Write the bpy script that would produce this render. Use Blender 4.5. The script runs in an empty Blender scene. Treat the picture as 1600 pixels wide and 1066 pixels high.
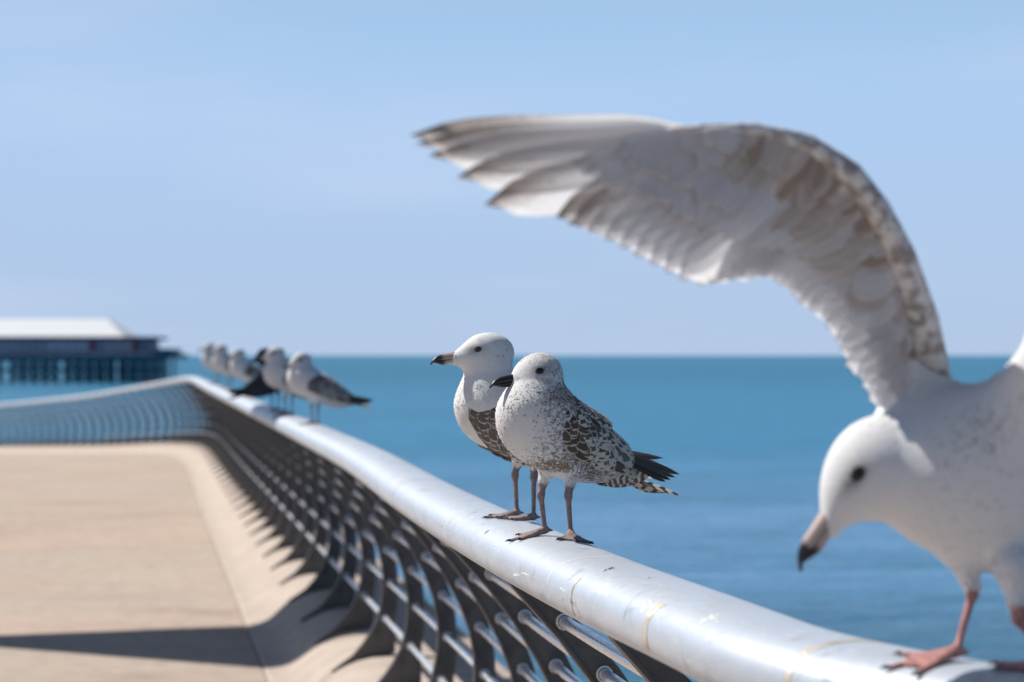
import bpy, bmesh, math, random
import numpy as np
from mathutils import Vector, Matrix

random.seed(7); RNG = np.random.default_rng(7)
SC = bpy.context.scene
COL = SC.collection
R = math.radians
F = 3111.0            # focal length in photo pixels (70 mm on a 36 mm sensor, 1600 px wide)
CAMZ = 1.8            # eye height above the promenade

# ------------------------------------------------------------------ camera, sky, sun, exposure
cam = bpy.data.cameras.new('camera'); camo = bpy.data.objects.new('camera', cam); COL.objects.link(camo)
cam.lens = 70; cam.sensor_width = 36; cam.clip_start = 0.05; cam.clip_end = 60000
camo.location = (0, 0, CAMZ); camo.rotation_euler = (R(90.405), 0, 0)
cam.dof.use_dof = True; cam.dof.focus_distance = 3.78; cam.dof.aperture_fstop = 3.9
SC.camera = camo
SUN_EL, SUN_AZ = 50.0, -63.0      # degrees; azimuth clockwise from +Y
world = bpy.data.worlds.new('World'); SC.world = world; world.use_nodes = True
wn = world.node_tree.nodes; wl = world.node_tree.links
bg = wn['Background']; bg.inputs['Strength'].default_value = 0.055
sky = wn.new('ShaderNodeTexSky'); sky.sky_type = 'NISHITA'; sky.sun_disc = False
sky.sun_elevation = R(SUN_EL); sky.sun_rotation = R(SUN_AZ); sky.air_density = 1.0; sky.dust_density = 0.5; sky.ozone_density = 3.0
# the low sky is lifted a few degrees so that the horizon keeps a clear pale blue, the same all the way round
geo = wn.new('ShaderNodeTexCoord'); lift = wn.new('ShaderNodeVectorMath'); lift.operation = 'ADD'; lift.inputs[1].default_value = (0, 0, 0.08)
nrm = wn.new('ShaderNodeVectorMath'); nrm.operation = 'NORMALIZE'
wl.new(geo.outputs['Generated'], lift.inputs[0]); wl.new(lift.outputs[0], nrm.inputs[0]); wl.new(nrm.outputs[0], sky.inputs[0])
sep = wn.new('ShaderNodeSeparateXYZ'); wl.new(geo.outputs['Generated'], sep.inputs[0])
def rng(a, b, c, d):
    h = wn.new('ShaderNodeMapRange'); h.interpolation_type = 'SMOOTHSTEP'
    for k, v in zip(('From Min', 'From Max', 'To Min', 'To Max'), (a, b, c, d)): h.inputs[k].default_value = v
    wl.new(sep.outputs['Z'], h.inputs['Value']); return h.outputs[0]
def cmix(fac, a, b):
    x = wn.new('ShaderNodeMix'); x.data_type = 'RGBA'
    for s_, v in ((x.inputs[0], fac), (x.inputs[6], a), (x.inputs[7], b)):
        if isinstance(v, (tuple, float)): s_.default_value = v
        else: wl.new(v, s_)
    return x.outputs[2]
HZ_K = 1/(0.055*1.23)
low = tuple(v*HZ_K for v in (0.452, 0.580, 0.785)) + (1,); high = tuple(v*HZ_K for v in (0.412, 0.615, 0.905)) + (1,)
hazecol = cmix(rng(-.02, .18, 0, 1), low, high)
wisp = wn.new('ShaderNodeTexNoise'); wisp.inputs['Scale'].default_value = 3.2; wisp.inputs['Detail'].default_value = 4; wisp.inputs['Roughness'].default_value = .5
wmap = wn.new('ShaderNodeMapping'); wmap.inputs['Scale'].default_value = (1.0, 1.0, 5.0); wmap.inputs['Rotation'].default_value = (0, .12, 0); wl.new(geo.outputs['Generated'], wmap.inputs[0]); wl.new(wmap.outputs[0], wisp.inputs[0])
wr = wn.new('ShaderNodeMapRange'); wr.interpolation_type = 'SMOOTHSTEP'; wl.new(wisp.outputs[0], wr.inputs['Value'])
for k, v in zip(('From Min', 'From Max', 'To Min', 'To Max'), (.44, .74, 0, .32)): wr.inputs[k].default_value = v
hazecol = cmix(wr.outputs[0], hazecol, tuple(v*HZ_K for v in (0.62, 0.72, 0.92)) + (1,))
wl.new(cmix(rng(.10, .40, 1.0, 0.0), sky.outputs[0], hazecol), bg.inputs['Color'])
sun = bpy.data.lights.new('sun', 'SUN'); suno = bpy.data.objects.new('sun', sun); COL.objects.link(suno)
sun.energy = 5.0; sun.angle = R(0.53); sun.color = (1.0, 0.95, 0.88)
to_sun = Vector((math.sin(R(SUN_AZ)) * math.cos(R(SUN_EL)), math.cos(R(SUN_AZ)) * math.cos(R(SUN_EL)), math.sin(R(SUN_EL))))
suno.rotation_euler = to_sun.to_track_quat('Z', 'Y').to_euler(); suno.location = (-20, 5, 30)
vs = SC.view_settings; vs.view_transform = 'Standard'; vs.look = 'None'; vs.exposure = 0.3; vs.gamma = 1; vs.use_curve_mapping = False
SC.cycles.max_bounces = 10; SC.cycles.diffuse_bounces = 6; SC.cycles.transmission_bounces = 8; SC.cycles.transparent_max_bounces = 8

# ------------------------------------------------------------------ helpers
def tag(o, label=None, cat=None, group=None, kind=None):
    for k, v in (('label', label), ('category', cat), ('group', group), ('kind', kind)):
        if v: o[k] = v
    return o

def empty(name, loc=(0, 0, 0), rz=0.0):
    o = bpy.data.objects.new(name, None); COL.objects.link(o)
    o.location = loc; o.rotation_euler = (0, 0, rz); o.empty_display_size = 0.05
    return o

def mk(name, verts, faces, mat=None, parent=None, smooth=True):
    me = bpy.data.meshes.new(name)
    me.from_pydata([tuple(v) for v in verts], [], [tuple(int(i) for i in f) for f in faces]); me.update()
    if smooth: me.polygons.foreach_set('use_smooth', [True] * len(me.polygons))
    return link(name, me, mat, parent)

def link(name, me, mat=None, parent=None):
    if mat and not me.materials: me.materials.append(mat)
    o = bpy.data.objects.new(name, me); COL.objects.link(o)
    if parent: o.parent = parent
    return o

class MB:
    """collects simple solids into one mesh"""
    def __init__(s): s.v = []; s.f = []
    def add(s, v, f):
        n = len(s.v); s.v += [tuple(p) for p in v]; s.f += [tuple(i + n for i in q) for q in f]
    def box(s, a, b):
        (x0, y0, z0), (x1, y1, z1) = a, b
        s.add([(x0,y0,z0),(x1,y0,z0),(x1,y1,z0),(x0,y1,z0),(x0,y0,z1),(x1,y0,z1),(x1,y1,z1),(x0,y1,z1)],
              [(0,3,2,1),(4,5,6,7),(0,1,5,4),(1,2,6,5),(2,3,7,6),(3,0,4,7)])
    def tube(s, pts, rad, n=10, cap=True):
        pts = [Vector(p) for p in pts]; m = len(pts)
        if not hasattr(rad, '__len__'): rad = [rad] * m
        n0 = len(s.v); ref = None
        for i, p in enumerate(pts):
            t = (pts[min(i+1, m-1)] - pts[max(i-1, 0)]).normalized()
            if ref is None: ref = t.orthogonal().normalized()
            ref = (ref - t * ref.dot(t)).normalized(); b = t.cross(ref)
            for k in range(n):
                a = 2 * math.pi * k / n
                s.v.append(tuple(p + (ref * math.cos(a) + b * math.sin(a)) * rad[i]))
        for i in range(m - 1):
            for k in range(n):
                k2 = (k + 1) % n
                s.f.append((n0+i*n+k, n0+i*n+k2, n0+(i+1)*n+k2, n0+(i+1)*n+k))
        if cap:
            s.f.append(tuple(n0 + k for k in reversed(range(n)))); s.f.append(tuple(n0 + (m-1)*n + k for k in range(n)))
    def build(s, name, mat, parent=None, smooth=False): return mk(name, s.v, s.f, mat, parent, smooth)

def bevel(o, w=0.004, seg=2):
    m = o.modifiers.new('bevel', 'BEVEL'); m.width = w; m.segments = seg; m.limit_method = 'ANGLE'; m.angle_limit = R(40)

# ---- node material helper
class Mat:
    def __init__(s, name, base=(0.5,0.5,0.5), rough=0.6, metal=0.0, spec=0.5):
        s.m = bpy.data.materials.new(name); s.m.use_nodes = True
        s.n = s.m.node_tree.nodes; s.l = s.m.node_tree.links
        s.b = s.n['Principled BSDF']; s.out = s.n['Material Output']
        s.b.inputs['Base Color'].default_value = (*base, 1); s.b.inputs['Roughness'].default_value = rough
        s.b.inputs['Metallic'].default_value = metal; s.b.inputs['Specular IOR Level'].default_value = spec
    def node(s, t, **kw):
        n = s.n.new(t)
        for k, v in kw.items(): setattr(n, k, v)
        return n
    def inp(s, sock, v):
        if hasattr(v, 'is_linked') or isinstance(v, bpy.types.NodeSocket): s.l.new(v, sock)
        elif isinstance(v, (tuple, list)): sock.default_value = (*v, 1) if len(v) == 3 and sock.type == 'RGBA' else v
        else: sock.default_value = v
    def coord(s, which='Object', scale=None):
        o = s.node('ShaderNodeTexCoord').outputs[which]
        if scale:
            mp = s.node('ShaderNodeMapping'); s.l.new(o, mp.inputs[0]); mp.inputs['Scale'].default_value = scale; o = mp.outputs[0]
        return o
    def attr(s, name, out='Fac'):
        a = s.node('ShaderNodeAttribute'); a.attribute_name = name; return a.outputs[out]
    def noise(s, scale, detail=4, rough=0.55, co=None, out=0, dist=0.0):
        n = s.node('ShaderNodeTexNoise'); n.inputs['Scale'].default_value = scale; n.inputs['Detail'].default_value = detail
        n.inputs['Roughness'].default_value = rough; n.inputs['Distortion'].default_value = dist
        if co is not None: s.l.new(co, n.inputs['Vector'])
        return n.outputs[out]
    def ramp(s, fac, a, b, ca=0.0, cb=1.0):
        m = s.node('ShaderNodeMapRange'); m.interpolation_type = 'SMOOTHSTEP'
        s.inp(m.inputs['Value'], fac); s.inp(m.inputs['From Min'], a); s.inp(m.inputs['From Max'], b)
        m.inputs['To Min'].default_value = ca; m.inputs['To Max'].default_value = cb
        return m.outputs[0]
    def math(s, op, a, b=0.0, c=None):
        m = s.node('ShaderNodeMath', operation=op); s.inp(m.inputs[0], a); s.inp(m.inputs[1], b)
        if c is not None: s.inp(m.inputs[2], c)
        return m.outputs[0]
    def mix(s, fac, a, b, blend='MIX'):
        m = s.node('ShaderNodeMix'); m.data_type = 'RGBA'; m.blend_type = blend
        s.inp(m.inputs[0], fac); s.inp(m.inputs[6], a); s.inp(m.inputs[7], b); return m.outputs[2]
    def color(s, v): s.inp(s.b.inputs['Base Color'], v); return s
    def rough(s, v): s.inp(s.b.inputs['Roughness'], v); return s
    def bump(s, h, dist=0.002, strength=1.0):
        b = s.node('ShaderNodeBump'); b.inputs['Distance'].default_value = dist; b.inputs['Strength'].default_value = strength
        s.l.new(h, b.inputs['Height']); s.l.new(b.outputs[0], s.b.inputs['Normal']); return s
    def translucent(s, col, fac):
        t = s.node('ShaderNodeBsdfTranslucent'); s.inp(t.inputs[0], col)
        x = s.node('ShaderNodeMixShader'); x.inputs[0].default_value = fac
        s.l.new(s.b.outputs[0], x.inputs[1]); s.l.new(t.outputs[0], x.inputs[2]); s.l.new(x.outputs[0], s.out.inputs[0]); return s

# ------------------------------------------------------------------ route of the railing (plan, metres; camera at the origin looking along +Y)
_D = [-8, -3, 1.0, 1.9, 2.2, 2.36, 2.52, 2.77, 3.34, 3.80, 5.46, 7.47, 10.18, 15.2, 25, 34, 37, 41, 48, 56, 64, 75]
_X = [9.5, 5.0, 1.66, .82, .57, .455, .378, .312, .176, .083, -.215, -.519, -1.015, -1.95, -3.78, -5.42, -6.1, -7.35, -10.2, -14.0, -18.2, -24.2]
_ZD = [-8, 33, 35, 37, 41, 48, 56, 64, 75]
_Z = [0, 0, -.02, -.06, -.22, -.60, -.98, -1.36, -1.9]
_g = np.arange(-8, 75.001, 0.02)
def _smooth(y, sg):
    k = np.exp(-0.5 * (np.arange(-4*sg, 4*sg + 1) / sg) ** 2); k /= k.sum(); h = len(k)//2
    e0 = y[0] + (y[1]-y[0]) * np.arange(-h, 0); e1 = y[-1] + (y[-1]-y[-2]) * np.arange(1, h + 1)
    return np.convolve(np.concatenate([e0, y, e1]), k, 'valid')
_gx_a = _smooth(np.interp(_g, _D, _X), 6); _gx_b = _smooth(np.interp(_g, _D, _X), 30); _gx_c = _smooth(np.interp(_g, _D, _X), 70)
_wb = np.clip((_g - 2.6) / 1.2, 0, 1); _wc = np.clip((_g - 9) / 8, 0, 1)
_gx = (_gx_a * (1-_wb) + _gx_b * _wb) * (1-_wc) + _gx_c * _wc
_gz = _smooth(np.interp(_g, _ZD, _Z), 50)
_gx = _gx - 0.012*(_g < 80)
def rail_x(d): return float(np.interp(d, _g, _gx))
def ground_z(d): return float(np.interp(d, _g, _gz))
_len = np.concatenate([[0], np.cumsum(np.hypot(np.diff(_gx), np.diff(_g)))])
def d_at_len(L): return float(np.interp(L, _len, _g))
def len_at_d(d): return float(np.interp(d, _g, _len))
def frame(d):
    """point under the rail on the ground, tangent along the rail, seaward side vector"""
    e = 0.05
    t = Vector((rail_x(d+e) - rail_x(d-e), 2*e, ground_z(d+e) - ground_z(d-e))).normalized()
    n = t.cross(Vector((0, 0, 1))).normalized()
    return Vector((rail_x(d), d, ground_z(d))), t, n
RP = 2.45                                # roundness of its cross-section (2 would be an ellipse)
RA, RB, RTOP = 0.092, 0.053, 1.45        # handrail half width, half height, top height
def rail_surface(X, Y):
    """height of the handrail's upper surface at a place in plan"""
    p, t, n = frame(Y); s = (X - p.x) * n.x
    s = max(-0.97, min(0.97, s / RA))
    return p.z + RTOP - RB + RB * (1 - abs(s)**RP)**(1/RP)
def place_px(px, py, d): return Vector(((px-800)/F*d, d, CAMZ - (py-555)/F*d))

# ------------------------------------------------------------------ setting: sea, promenade, concrete apron, sea wall
m = Mat('sea_water', rough=0.30, spec=0.08)
co = m.coord('Object')
b1 = m.noise(1.0, 4, 0.6, m.coord('Object', (0.0035, 0.020, 1))); b2 = m.noise(1.0, 4, 0.6, m.coord('Object', (0.02, 0.10, 1)))
xyz = m.node('ShaderNodeSeparateXYZ'); m.l.new(co, xyz.inputs[0])
yy = m.math('ADD', xyz.outputs[1], m.math('MULTIPLY', m.math('SUBTRACT', b1, .5), 70.0))
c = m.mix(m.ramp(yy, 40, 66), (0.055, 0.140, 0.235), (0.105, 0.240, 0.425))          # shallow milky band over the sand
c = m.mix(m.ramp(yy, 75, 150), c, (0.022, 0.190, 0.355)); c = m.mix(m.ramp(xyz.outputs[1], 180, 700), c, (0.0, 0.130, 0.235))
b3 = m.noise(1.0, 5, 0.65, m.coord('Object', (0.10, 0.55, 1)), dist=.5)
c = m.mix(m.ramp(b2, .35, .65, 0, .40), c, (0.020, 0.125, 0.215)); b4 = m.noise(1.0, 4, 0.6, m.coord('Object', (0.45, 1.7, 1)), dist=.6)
c = m.mix(m.ramp(b3, .46, .66, 0, .6), c, (0.010, 0.105, 0.180)); m.color(m.mix(m.ramp(b4, .50, .72, 0, .55), c, (0.11, 0.25, 0.38)))  # ripple shade and faint glints are put into the water colour
h1 = m.noise(1.0, 6, 0.62, m.coord('Object', (0.35, 0.9, 1)), dist=0.4)
h2 = m.noise(1.0, 3, 0.5, m.coord('Object', (2.4, 4.2, 1)))
m.bump(m.math('ADD', m.math('MULTIPLY', h1, 1.0), m.math('MULTIPLY', h2, 0.18)), 0.9, 0.8)
SEA = m.m
ZSEA = -4.7
sx = [-20000, -3000, -400, 0, 400, 3000, 20000]; sy = [-3000, -300, 0, 60, 200, 600, 2000, 8000, 45000]
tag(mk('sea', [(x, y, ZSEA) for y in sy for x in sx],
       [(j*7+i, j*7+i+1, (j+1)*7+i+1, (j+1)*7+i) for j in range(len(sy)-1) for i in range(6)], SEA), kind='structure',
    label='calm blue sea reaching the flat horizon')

m = Mat('promenade_paving', rough=0.85, spec=0.25)
fine = m.noise(260, 5, 0.7, m.coord('Object'))
grit = m.noise(95, 3, 0.6, m.coord('Object'))
streak = m.noise(1.0, 5, 0.6, m.coord('Object', (0.5, 0.6, 1)), dist=0.6)
band = m.noise(1.0, 3, 0.6, m.coord('Object', (0.22, 0.8, 1)))
c = m.mix(m.ramp(streak, 0.32, 0.68), (0.40, 0.305, 0.245), (0.50, 0.385, 0.312))
c = m.mix(m.ramp(band, 0.46, 0.68, 0, 0.75), c, (0.43, 0.345, 0.255))
c = m.mix(m.ramp(fine, 0.40, 0.60, 0, 0.6), c, (0.36, 0.28, 0.225))
c = m.mix(m.ramp(grit, 0.62, 0.72, 0, 0.5), c, (0.62, 0.55, 0.47))
stain = m.noise(1.0, 4, 0.6, m.coord('Object', (1.1, 2.2, 1)))
c = m.mix(m.ramp(stain, 0.56, 0.72, 0, 0.6), c, (0.27, 0.215, 0.18))
patchy = m.noise(1.0, 4, 0.6, m.coord('Object', (0.25, 0.35, 1)), dist=.8); c = m.mix(m.ramp(patchy, .40, .62, 0, .7), c, (0.40, 0.345, 0.285))
seam = m.noise(1.0, 2, 0.5, m.coord('Object', (0.3, 5.0, 1))); c = m.mix(m.ramp(seam, .60, .70, 0, .7), c, (0.25, 0.205, 0.17))
blot = m.noise(7, 5, 0.65, m.coord('Object')); c = m.mix(m.ramp(blot, 0.48, 0.68, 0, 0.55), c, (0.30, 0.235, 0.19)); c = m.mix(m.ramp(blot, 0.45, 0.30, 0, 0.35), c, (0.60, 0.46, 0.38))
m.color(c); m.bump(m.math('ADD', fine, m.math('MULTIPLY', grit, 0.7)), 0.003, 0.9)
PAVE = m.m
m = Mat('apron_concrete', rough=0.8, spec=0.25)
n1 = m.noise(6, 5, 0.6, m.coord('Object')); n2 = m.noise(180, 4, 0.65, m.coord('Object')); n3 = m.noise(1.2, 4, 0.6, m.coord('Object', (6, 1, 6)))
c = m.mix(m.ramp(n1, 0.3, 0.7), (0.375, 0.308, 0.258), (0.45, 0.378, 0.32))
c = m.mix(m.ramp(n2, 0.45, 0.7, 0, 0.35), c, (0.36, 0.30, 0.25)); c = m.mix(m.ramp(n3, 0.55, 0.75, 0, 0.35), c, (0.35, 0.29, 0.24))
m.color(c); m.bump(m.math('ADD', n2, m.math('MULTIPLY', n1, 0.6)), 0.002, 0.8)
APRON = m.m

ds = [-8 + 0.5*i for i in range(16)] + [0 + .25*i for i in range(1, 160)] + [40 + i for i in range(0, 36)]
ds = sorted(set(round(x, 3) for x in ds))
JOINT = -0.16
gv, gf = [], []
offs = [0.0, -0.02, -.6, -2, -5, -12, -40, -150]
for d in ds:
    p, t, n = frame(d); e = p + n * (JOINT - 0.012)
    row = [(e.x, e.y, e.z - 0.25), (e.x, e.y, e.z)]
    for o in offs[2:]: row.append((e.x + o, e.y + 0.0, e.z))
    gv += row
W_ = 2 + len(offs) - 2
for j in range(len(ds)-1):
    for i in range(W_-1): gf.append((j*W_+i, (j+1)*W_+i, (j+1)*W_+i+1, j*W_+i+1))
tag(mk('promenade', gv, gf, PAVE, smooth=False), kind='structure', label='sunlit tan promenade paving beside the railing')
prof = [(JOINT, -0.25), (JOINT, 0.0), (-.13, .003), (-.10, .008), (-.065, .016), (-.03, .030), (0, .046), (.03, .068), (.07, .102), (.12, .141), (.16, .165), (.20, .185),
        (.26, .210), (.33, .228), (.42, .236), (.92, .24), (.945, .23), (.96, .205), (.96, -3.0), (1.2, -9.0)]
av = []; K = len(prof)
for d in ds:
    p, t, n = frame(d)
    for s, z in prof: av.append(tuple(p + n*s + Vector((0, 0, z))))
af = [(j*K+i, j*K+i+1, (j+1)*K+i+1, (j+1)*K+i) for j in range(len(ds)-1) for i in range(K-1)]
ap = tag(mk('concrete_apron', av, af, APRON), kind='structure', label='pale concrete apron curving up under the railing fins')
def apron_z(s): return float(np.interp(s, [q[0] for q in prof[1:16]], [q[1] for q in prof[1:16]]))

# ------------------------------------------------------------------ railing
m = Mat('brushed_steel', rough=0.3, metal=0.40)
n1 = m.noise(1.0, 5, 0.6, m.coord('Object', (9, 3, 9)), dist=0.8); n2 = m.noise(60, 4, 0.6, m.coord('Object'))
n3 = m.noise(1.0, 3, 0.6, m.coord('Object', (55, 160, 55)), dist=1.5)
n4 = m.noise(14, 4, 0.65, m.coord('Object'), dist=1.2)
c = m.mix(m.ramp(n1, 0.35, 0.7), (0.54, 0.59, 0.655), (0.45, 0.485, 0.535))
c = m.mix(m.ramp(n4, 0.56, 0.74, 0, 0.55), c, (0.27, 0.265, 0.265))
n5 = m.noise(1.0, 4, 0.65, m.coord('Object', (40, 14, 40)), dist=2.5); c = m.mix(m.ramp(n5, 0.56, 0.68, 0, 0.5), c, (0.68, 0.70, 0.73))
c = m.mix(m.ramp(n2, 0.66, 0.75, 0, 0.4), c, (0.30, 0.27, 0.24))
m.color(c); m.rough(m.math('ADD', m.ramp(n1, 0.3, 0.75, 0.38, 0.52), m.ramp(n3, 0.5, 0.8, 0, 0.10)))
m.bump(m.math('ADD', n3, m.math('MULTIPLY', n2, .5)), 0.0004, 0.5)
STEEL = m.m
m = Mat('fin_steel', (0.16, 0.145, 0.135), 0.45, 0.75)
n1 = m.noise(9, 4, 0.6, m.coord('Object')); m.color(m.mix(m.ramp(n1, 0.3, 0.7), (0.072, 0.069, 0.070), (0.128, 0.121, 0.118))); m.rough(m.ramp(n1, 0.3, 0.7, 0.36, 0.55))
FIN = m.m
m = Mat('bar_steel', (0.72, 0.74, 0.77), 0.3, 0.55); n1 = m.noise(30, 3, 0.6, m.coord('Object')); m.rough(m.ramp(n1, 0.3, 0.7, 0.2, 0.34)); BAR = m.m
m = Mat('weld_stain', (0.42, 0.33, 0.20), 0.5, 0.6); n1 = m.noise(70, 4, 0.6, m.coord('Object')); m.color(m.mix(m.ramp(n1, 0.35, 0.65), (0.50, 0.40, 0.25), (0.66, 0.63, 0.58))); WELD = m.m
m = Mat('scratch_mark', (0.86, 0.86, 0.86), 0.6, 0.0); SCRATCH = m.m
m = Mat('dirt', (0.07, 0.06, 0.045), 0.9); n1 = m.noise(300, 3, 0.6, m.coord('Object')); m.color(m.mix(n1, (0.05, .045, .035), (.16, .14, .10))); DIRT = m.m

railing = empty('promenade_railing', (0, 0, 0))
tag(railing, 'long steel promenade railing with curved fins, tubes and a broad silver handrail', 'railing')
def ell(d, ang, k=1.0, grow=0.0):
    p, t, n = frame(d)
    c, s_ = math.cos(ang), math.sin(ang); c = math.copysign(abs(c)**(2/RP), c); s_ = math.copysign(abs(s_)**(2/RP), s_)
    return p + n * ((RA+grow)*c) + Vector((0, 0, RTOP - RB + (RB+grow)*s_))
def sweep_rail(name, d_list, mat, grow=0.0, n=48, a0=0.0, a1=2*math.pi, parent=railing):
    closed = abs(a1-a0) > 6.2
    cnt = n if closed else n + 1
    v = [tuple(ell(d, a0 + (a1-a0)*k/n, grow=grow)) for d in d_list for k in range(cnt)]
    f = []
    for j in range(len(d_list)-1):
        for k in range(n):
            k2 = (k+1) % cnt
            f.append((j*cnt+k, j*cnt+k2, (j+1)*cnt+k2, (j+1)*cnt+k))
    if closed: f.append(tuple(range(cnt-1, -1, -1))); f.append(tuple((len(d_list)-1)*cnt + k for k in range(cnt)))
    return mk(name, v, f, mat, parent)
dl = [-7.5 + .25*i for i in range(36)] + [1.5 + .04*i for i in range(40)] + [3.1 + .12*i for i in range(60)] + [10.3 + .4*i for i in range(160)]
hr = sweep_rail('handrail', sorted(dl), STEEL)
# weld rings round the handrail (narrow, slightly proud)
for d, w, mt, a0, a1 in ((2.44, .006, WELD, 20, 200), (2.90, .011, WELD, 128, 200), (3.30, .004, WELD, 140, 205), (3.46, .0016, SCRATCH, 60, 175), (4.55, .0016, SCRATCH, 80, 190), (5.6, .004, WELD, 60, 205), (7.3, .005, SCRATCH, 20, 205)):
    sweep_rail('weld_seam', [d - w, d - w*.9, d, d + w*.9, d + w], mt, 0.0004, 40, R(a0), R(a1), hr)
# a few dirt specks and scratches on the handrail
mb = MB()
for (px, py, r) in ((956, 889, .0065), (947, 890, .003), (574, 740, .008), (1015, 905, .002), (880, 905, .002), (760, 822, .003), (690, 800, .003), (905, 930, .002)):
    d0 = F * 0.352 / (py - 555); X = (px - 800)/F*d0
    for q in range(5):
        x, y = X + RNG.normal(0, r*.6), d0 + RNG.normal(0, r*1.4); z = rail_surface(x, y); rr = r*RNG.uniform(.35, .8)
        ring = [(x + rr*math.cos(a)*RNG.uniform(.7, 1.2), y + rr*1.4*math.sin(a), 0) for a in np.linspace(0, 6.283, 9)[:-1]]
        ring = [(a, b, rail_surface(a, b) + .0004) for a, b, _ in ring]
        mb.add(ring + [(x, y, z + .0012)], [(k, (k+1) % 8, 8) for k in range(8)])
mb.build('dirt_specks', DIRT, hr)['kind'] = 'stuff'
mb = MB()
for (px, py, r) in ((812, 868, .007), (880, 890, .005), (640, 742, .012), (540, 690, .014), (1120, 960, .009), (735, 806, .006), (585, 715, .010), (1010, 930, .005), (500, 672, .014)):
    d0 = F*.352/(py-555); X = (px-800)/F*d0
    for q in range(7):
        x, y = X + RNG.normal(0, r*1.0), d0 + RNG.normal(0, r*2.2); rr = r*RNG.uniform(.2, .75)
        ring = [(x + rr*math.cos(a)*RNG.uniform(.6, 1.2), y + rr*1.5*math.sin(a)*RNG.uniform(.7, 1.2)) for a in np.linspace(0, 6.283, 11)[:-1]]
        mb.add([(a, b, rail_surface(a, b) + .0004) for a, b in ring] + [(x, y, rail_surface(x, y) + .0012)], [(k, (k+1) % 10, 10) for k in range(10)])
mb.build('droppings', Mat('dropping_white', (0.66, 0.66, 0.63), .8).m, hr)['kind'] = 'stuff'
mb = MB()
for q in range(70):
    d0 = RNG.uniform(2.7, 5.2); a0 = R(RNG.uniform(70, 165)); L = RNG.uniform(.06, .45); da = RNG.uniform(.012, .1)
    pts = []
    for k in range(8):
        u = k/7.; pts.append((d0 + da*u*u, a0 + L*u))
    wd = RNG.uniform(.0004, .0011)
    vv = []
    for (dd, aa) in pts: vv += [tuple(ell(dd - wd, aa, grow=.0004)), tuple(ell(dd + wd, aa, grow=.0004))]
    mb.add(vv, [(2*k, 2*k+1, 2*k+3, 2*k+2) for k in range(7)])
mb.build('scratches', SCRATCH, hr)['kind'] = 'stuff'

# fins: one plate mesh shared by all, each its own part, with sleeve rings as sub-parts
EDGE = [(-.012, 1.365), (.030, 1.305), (.085, 1.243), (.152, 1.168), (.222, 1.075), (.290, .965), (.340, .868), (.376, .77), (.393, .68), (.396, .60), (.389, .52), (.366, .42), (.330, .352), (.285, .287), (.235, .231), (.185, .196), (.12, .155)]
BACK = [(.046, 1.365), (.085, 1.313), (.143, 1.249), (.212, 1.185), (.286, 1.097), (.357, .992), (.409, .889), (.446, .786), (.466, .688), (.471, .60), (.470, .52), (.456, .42), (.456, .352), (.456, .287), (.454, .245), (.38, .225), (.14, .14)]
TH = 0.010
def fin_mesh(th):
    v = []
    for x in (-th, th):
        v += [(s, x, z) for s, z in EDGE] + [(s, x, z) for s, z in BACK]
    n = len(EDGE); N = 2*n; f = []
    for i in range(n-1):
        f.append((i, i+1, n+i+1, n+i)); f.append((N+i, N+n+i, N+n+i+1, N+i+1))
        f.append((i, N+i, N+i+1, i+1)); f.append((n+i, n+i+1, N+n+i+1, N+n+i))
    f.append((0, n, N+n, N)); f.append((n-1, N+n-1, N+2*n-1, 2*n-1))
    b0 = len(v); hw = .021
    for i, (s, z) in enumerate(EDGE):
        a, c = EDGE[max(i-1, 0)], EDGE[min(i+1, n-1)]; tx, tz = c[0]-a[0], c[1]-a[1]; L_ = math.hypot(tx, tz); nx, nz = tz/L_, -tx/L_     # towards the promenade side
        taper = 1 if i < n-4 else (n-i)/5.0
        v += [(s + nx*.006, -hw*taper, z + nz*.006), (s + nx*.008, 0, z + nz*.008), (s + nx*.006, hw*taper, z + nz*.006), (s - nx*.002, hw*taper, z - nz*.002), (s - nx*.002, -hw*taper, z - nz*.002)]
    for i in range(n-1):
        for k in range(5): f.append((b0+i*5+k, b0+i*5+(k+1) % 5, b0+(i+1)*5+(k+1) % 5, b0+(i+1)*5+k))
    f.append(tuple(b0+k for k in range(5))); f.append(tuple(b0+(n-1)*5+k for k in range(5)))
    me = bpy.data.meshes.new('fin'); me.from_pydata(v, [], f); me.update()
    bm = bmesh.new(); bm.from_mesh(me); bmesh.ops.recalc_face_normals(bm, faces=bm.faces); bm.to_mesh(me); bm.free()
    me.materials.append(FIN); return me
fin_me = fin_mesh(TH)
BARS = [(.425, .402), (.607, .428), (.783, .408), (.948, .336), (1.085, .250), (1.205, .158)]
TR = 0.0138
smb = MB(); N_ = 20
for (r0, r1, y0, y1) in ((TR + .0055, TR + .0015, -.019, .019),):
    ring = []
    for (r, y) in ((r1, y0), (r0, y0), (r0, y1), (r1, y1)): ring += [(r*math.cos(2*math.pi*k/N_), y, r*math.sin(2*math.pi*k/N_)) for k in range(N_)]
    smb.add(ring, [((i*N_)+k, (i*N_)+(k+1) % N_, ((i+1) % 4)*N_+(k+1) % N_, ((i+1) % 4)*N_+k) for i in range(4) for k in range(N_)])
sleeve_me = bpy.data.meshes.new('sleeve'); sleeve_me.from_pydata(smb.v, [], smb.f); sleeve_me.update(); sleeve_me.materials.append(BAR)
fmb = MB(); fmb.tube([(.02, 0, apron_z(.02)+.002), (.08, 0, apron_z(.08)+.004), (.15, 0, apron_z(.15)+.006)], [.0015, .003, .003], 8)
foot_me = bpy.data.meshes.new('foot_strip'); foot_me.from_pydata(fmb.v, [], fmb.f); foot_me.update(); foot_me.materials.append(Mat('foot_steel', (0.36, 0.37, 0.38), 0.6, 0.3).m)
L0 = len_at_d(10.35); SP = 1.0; fins_d = []
k = -20
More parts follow.
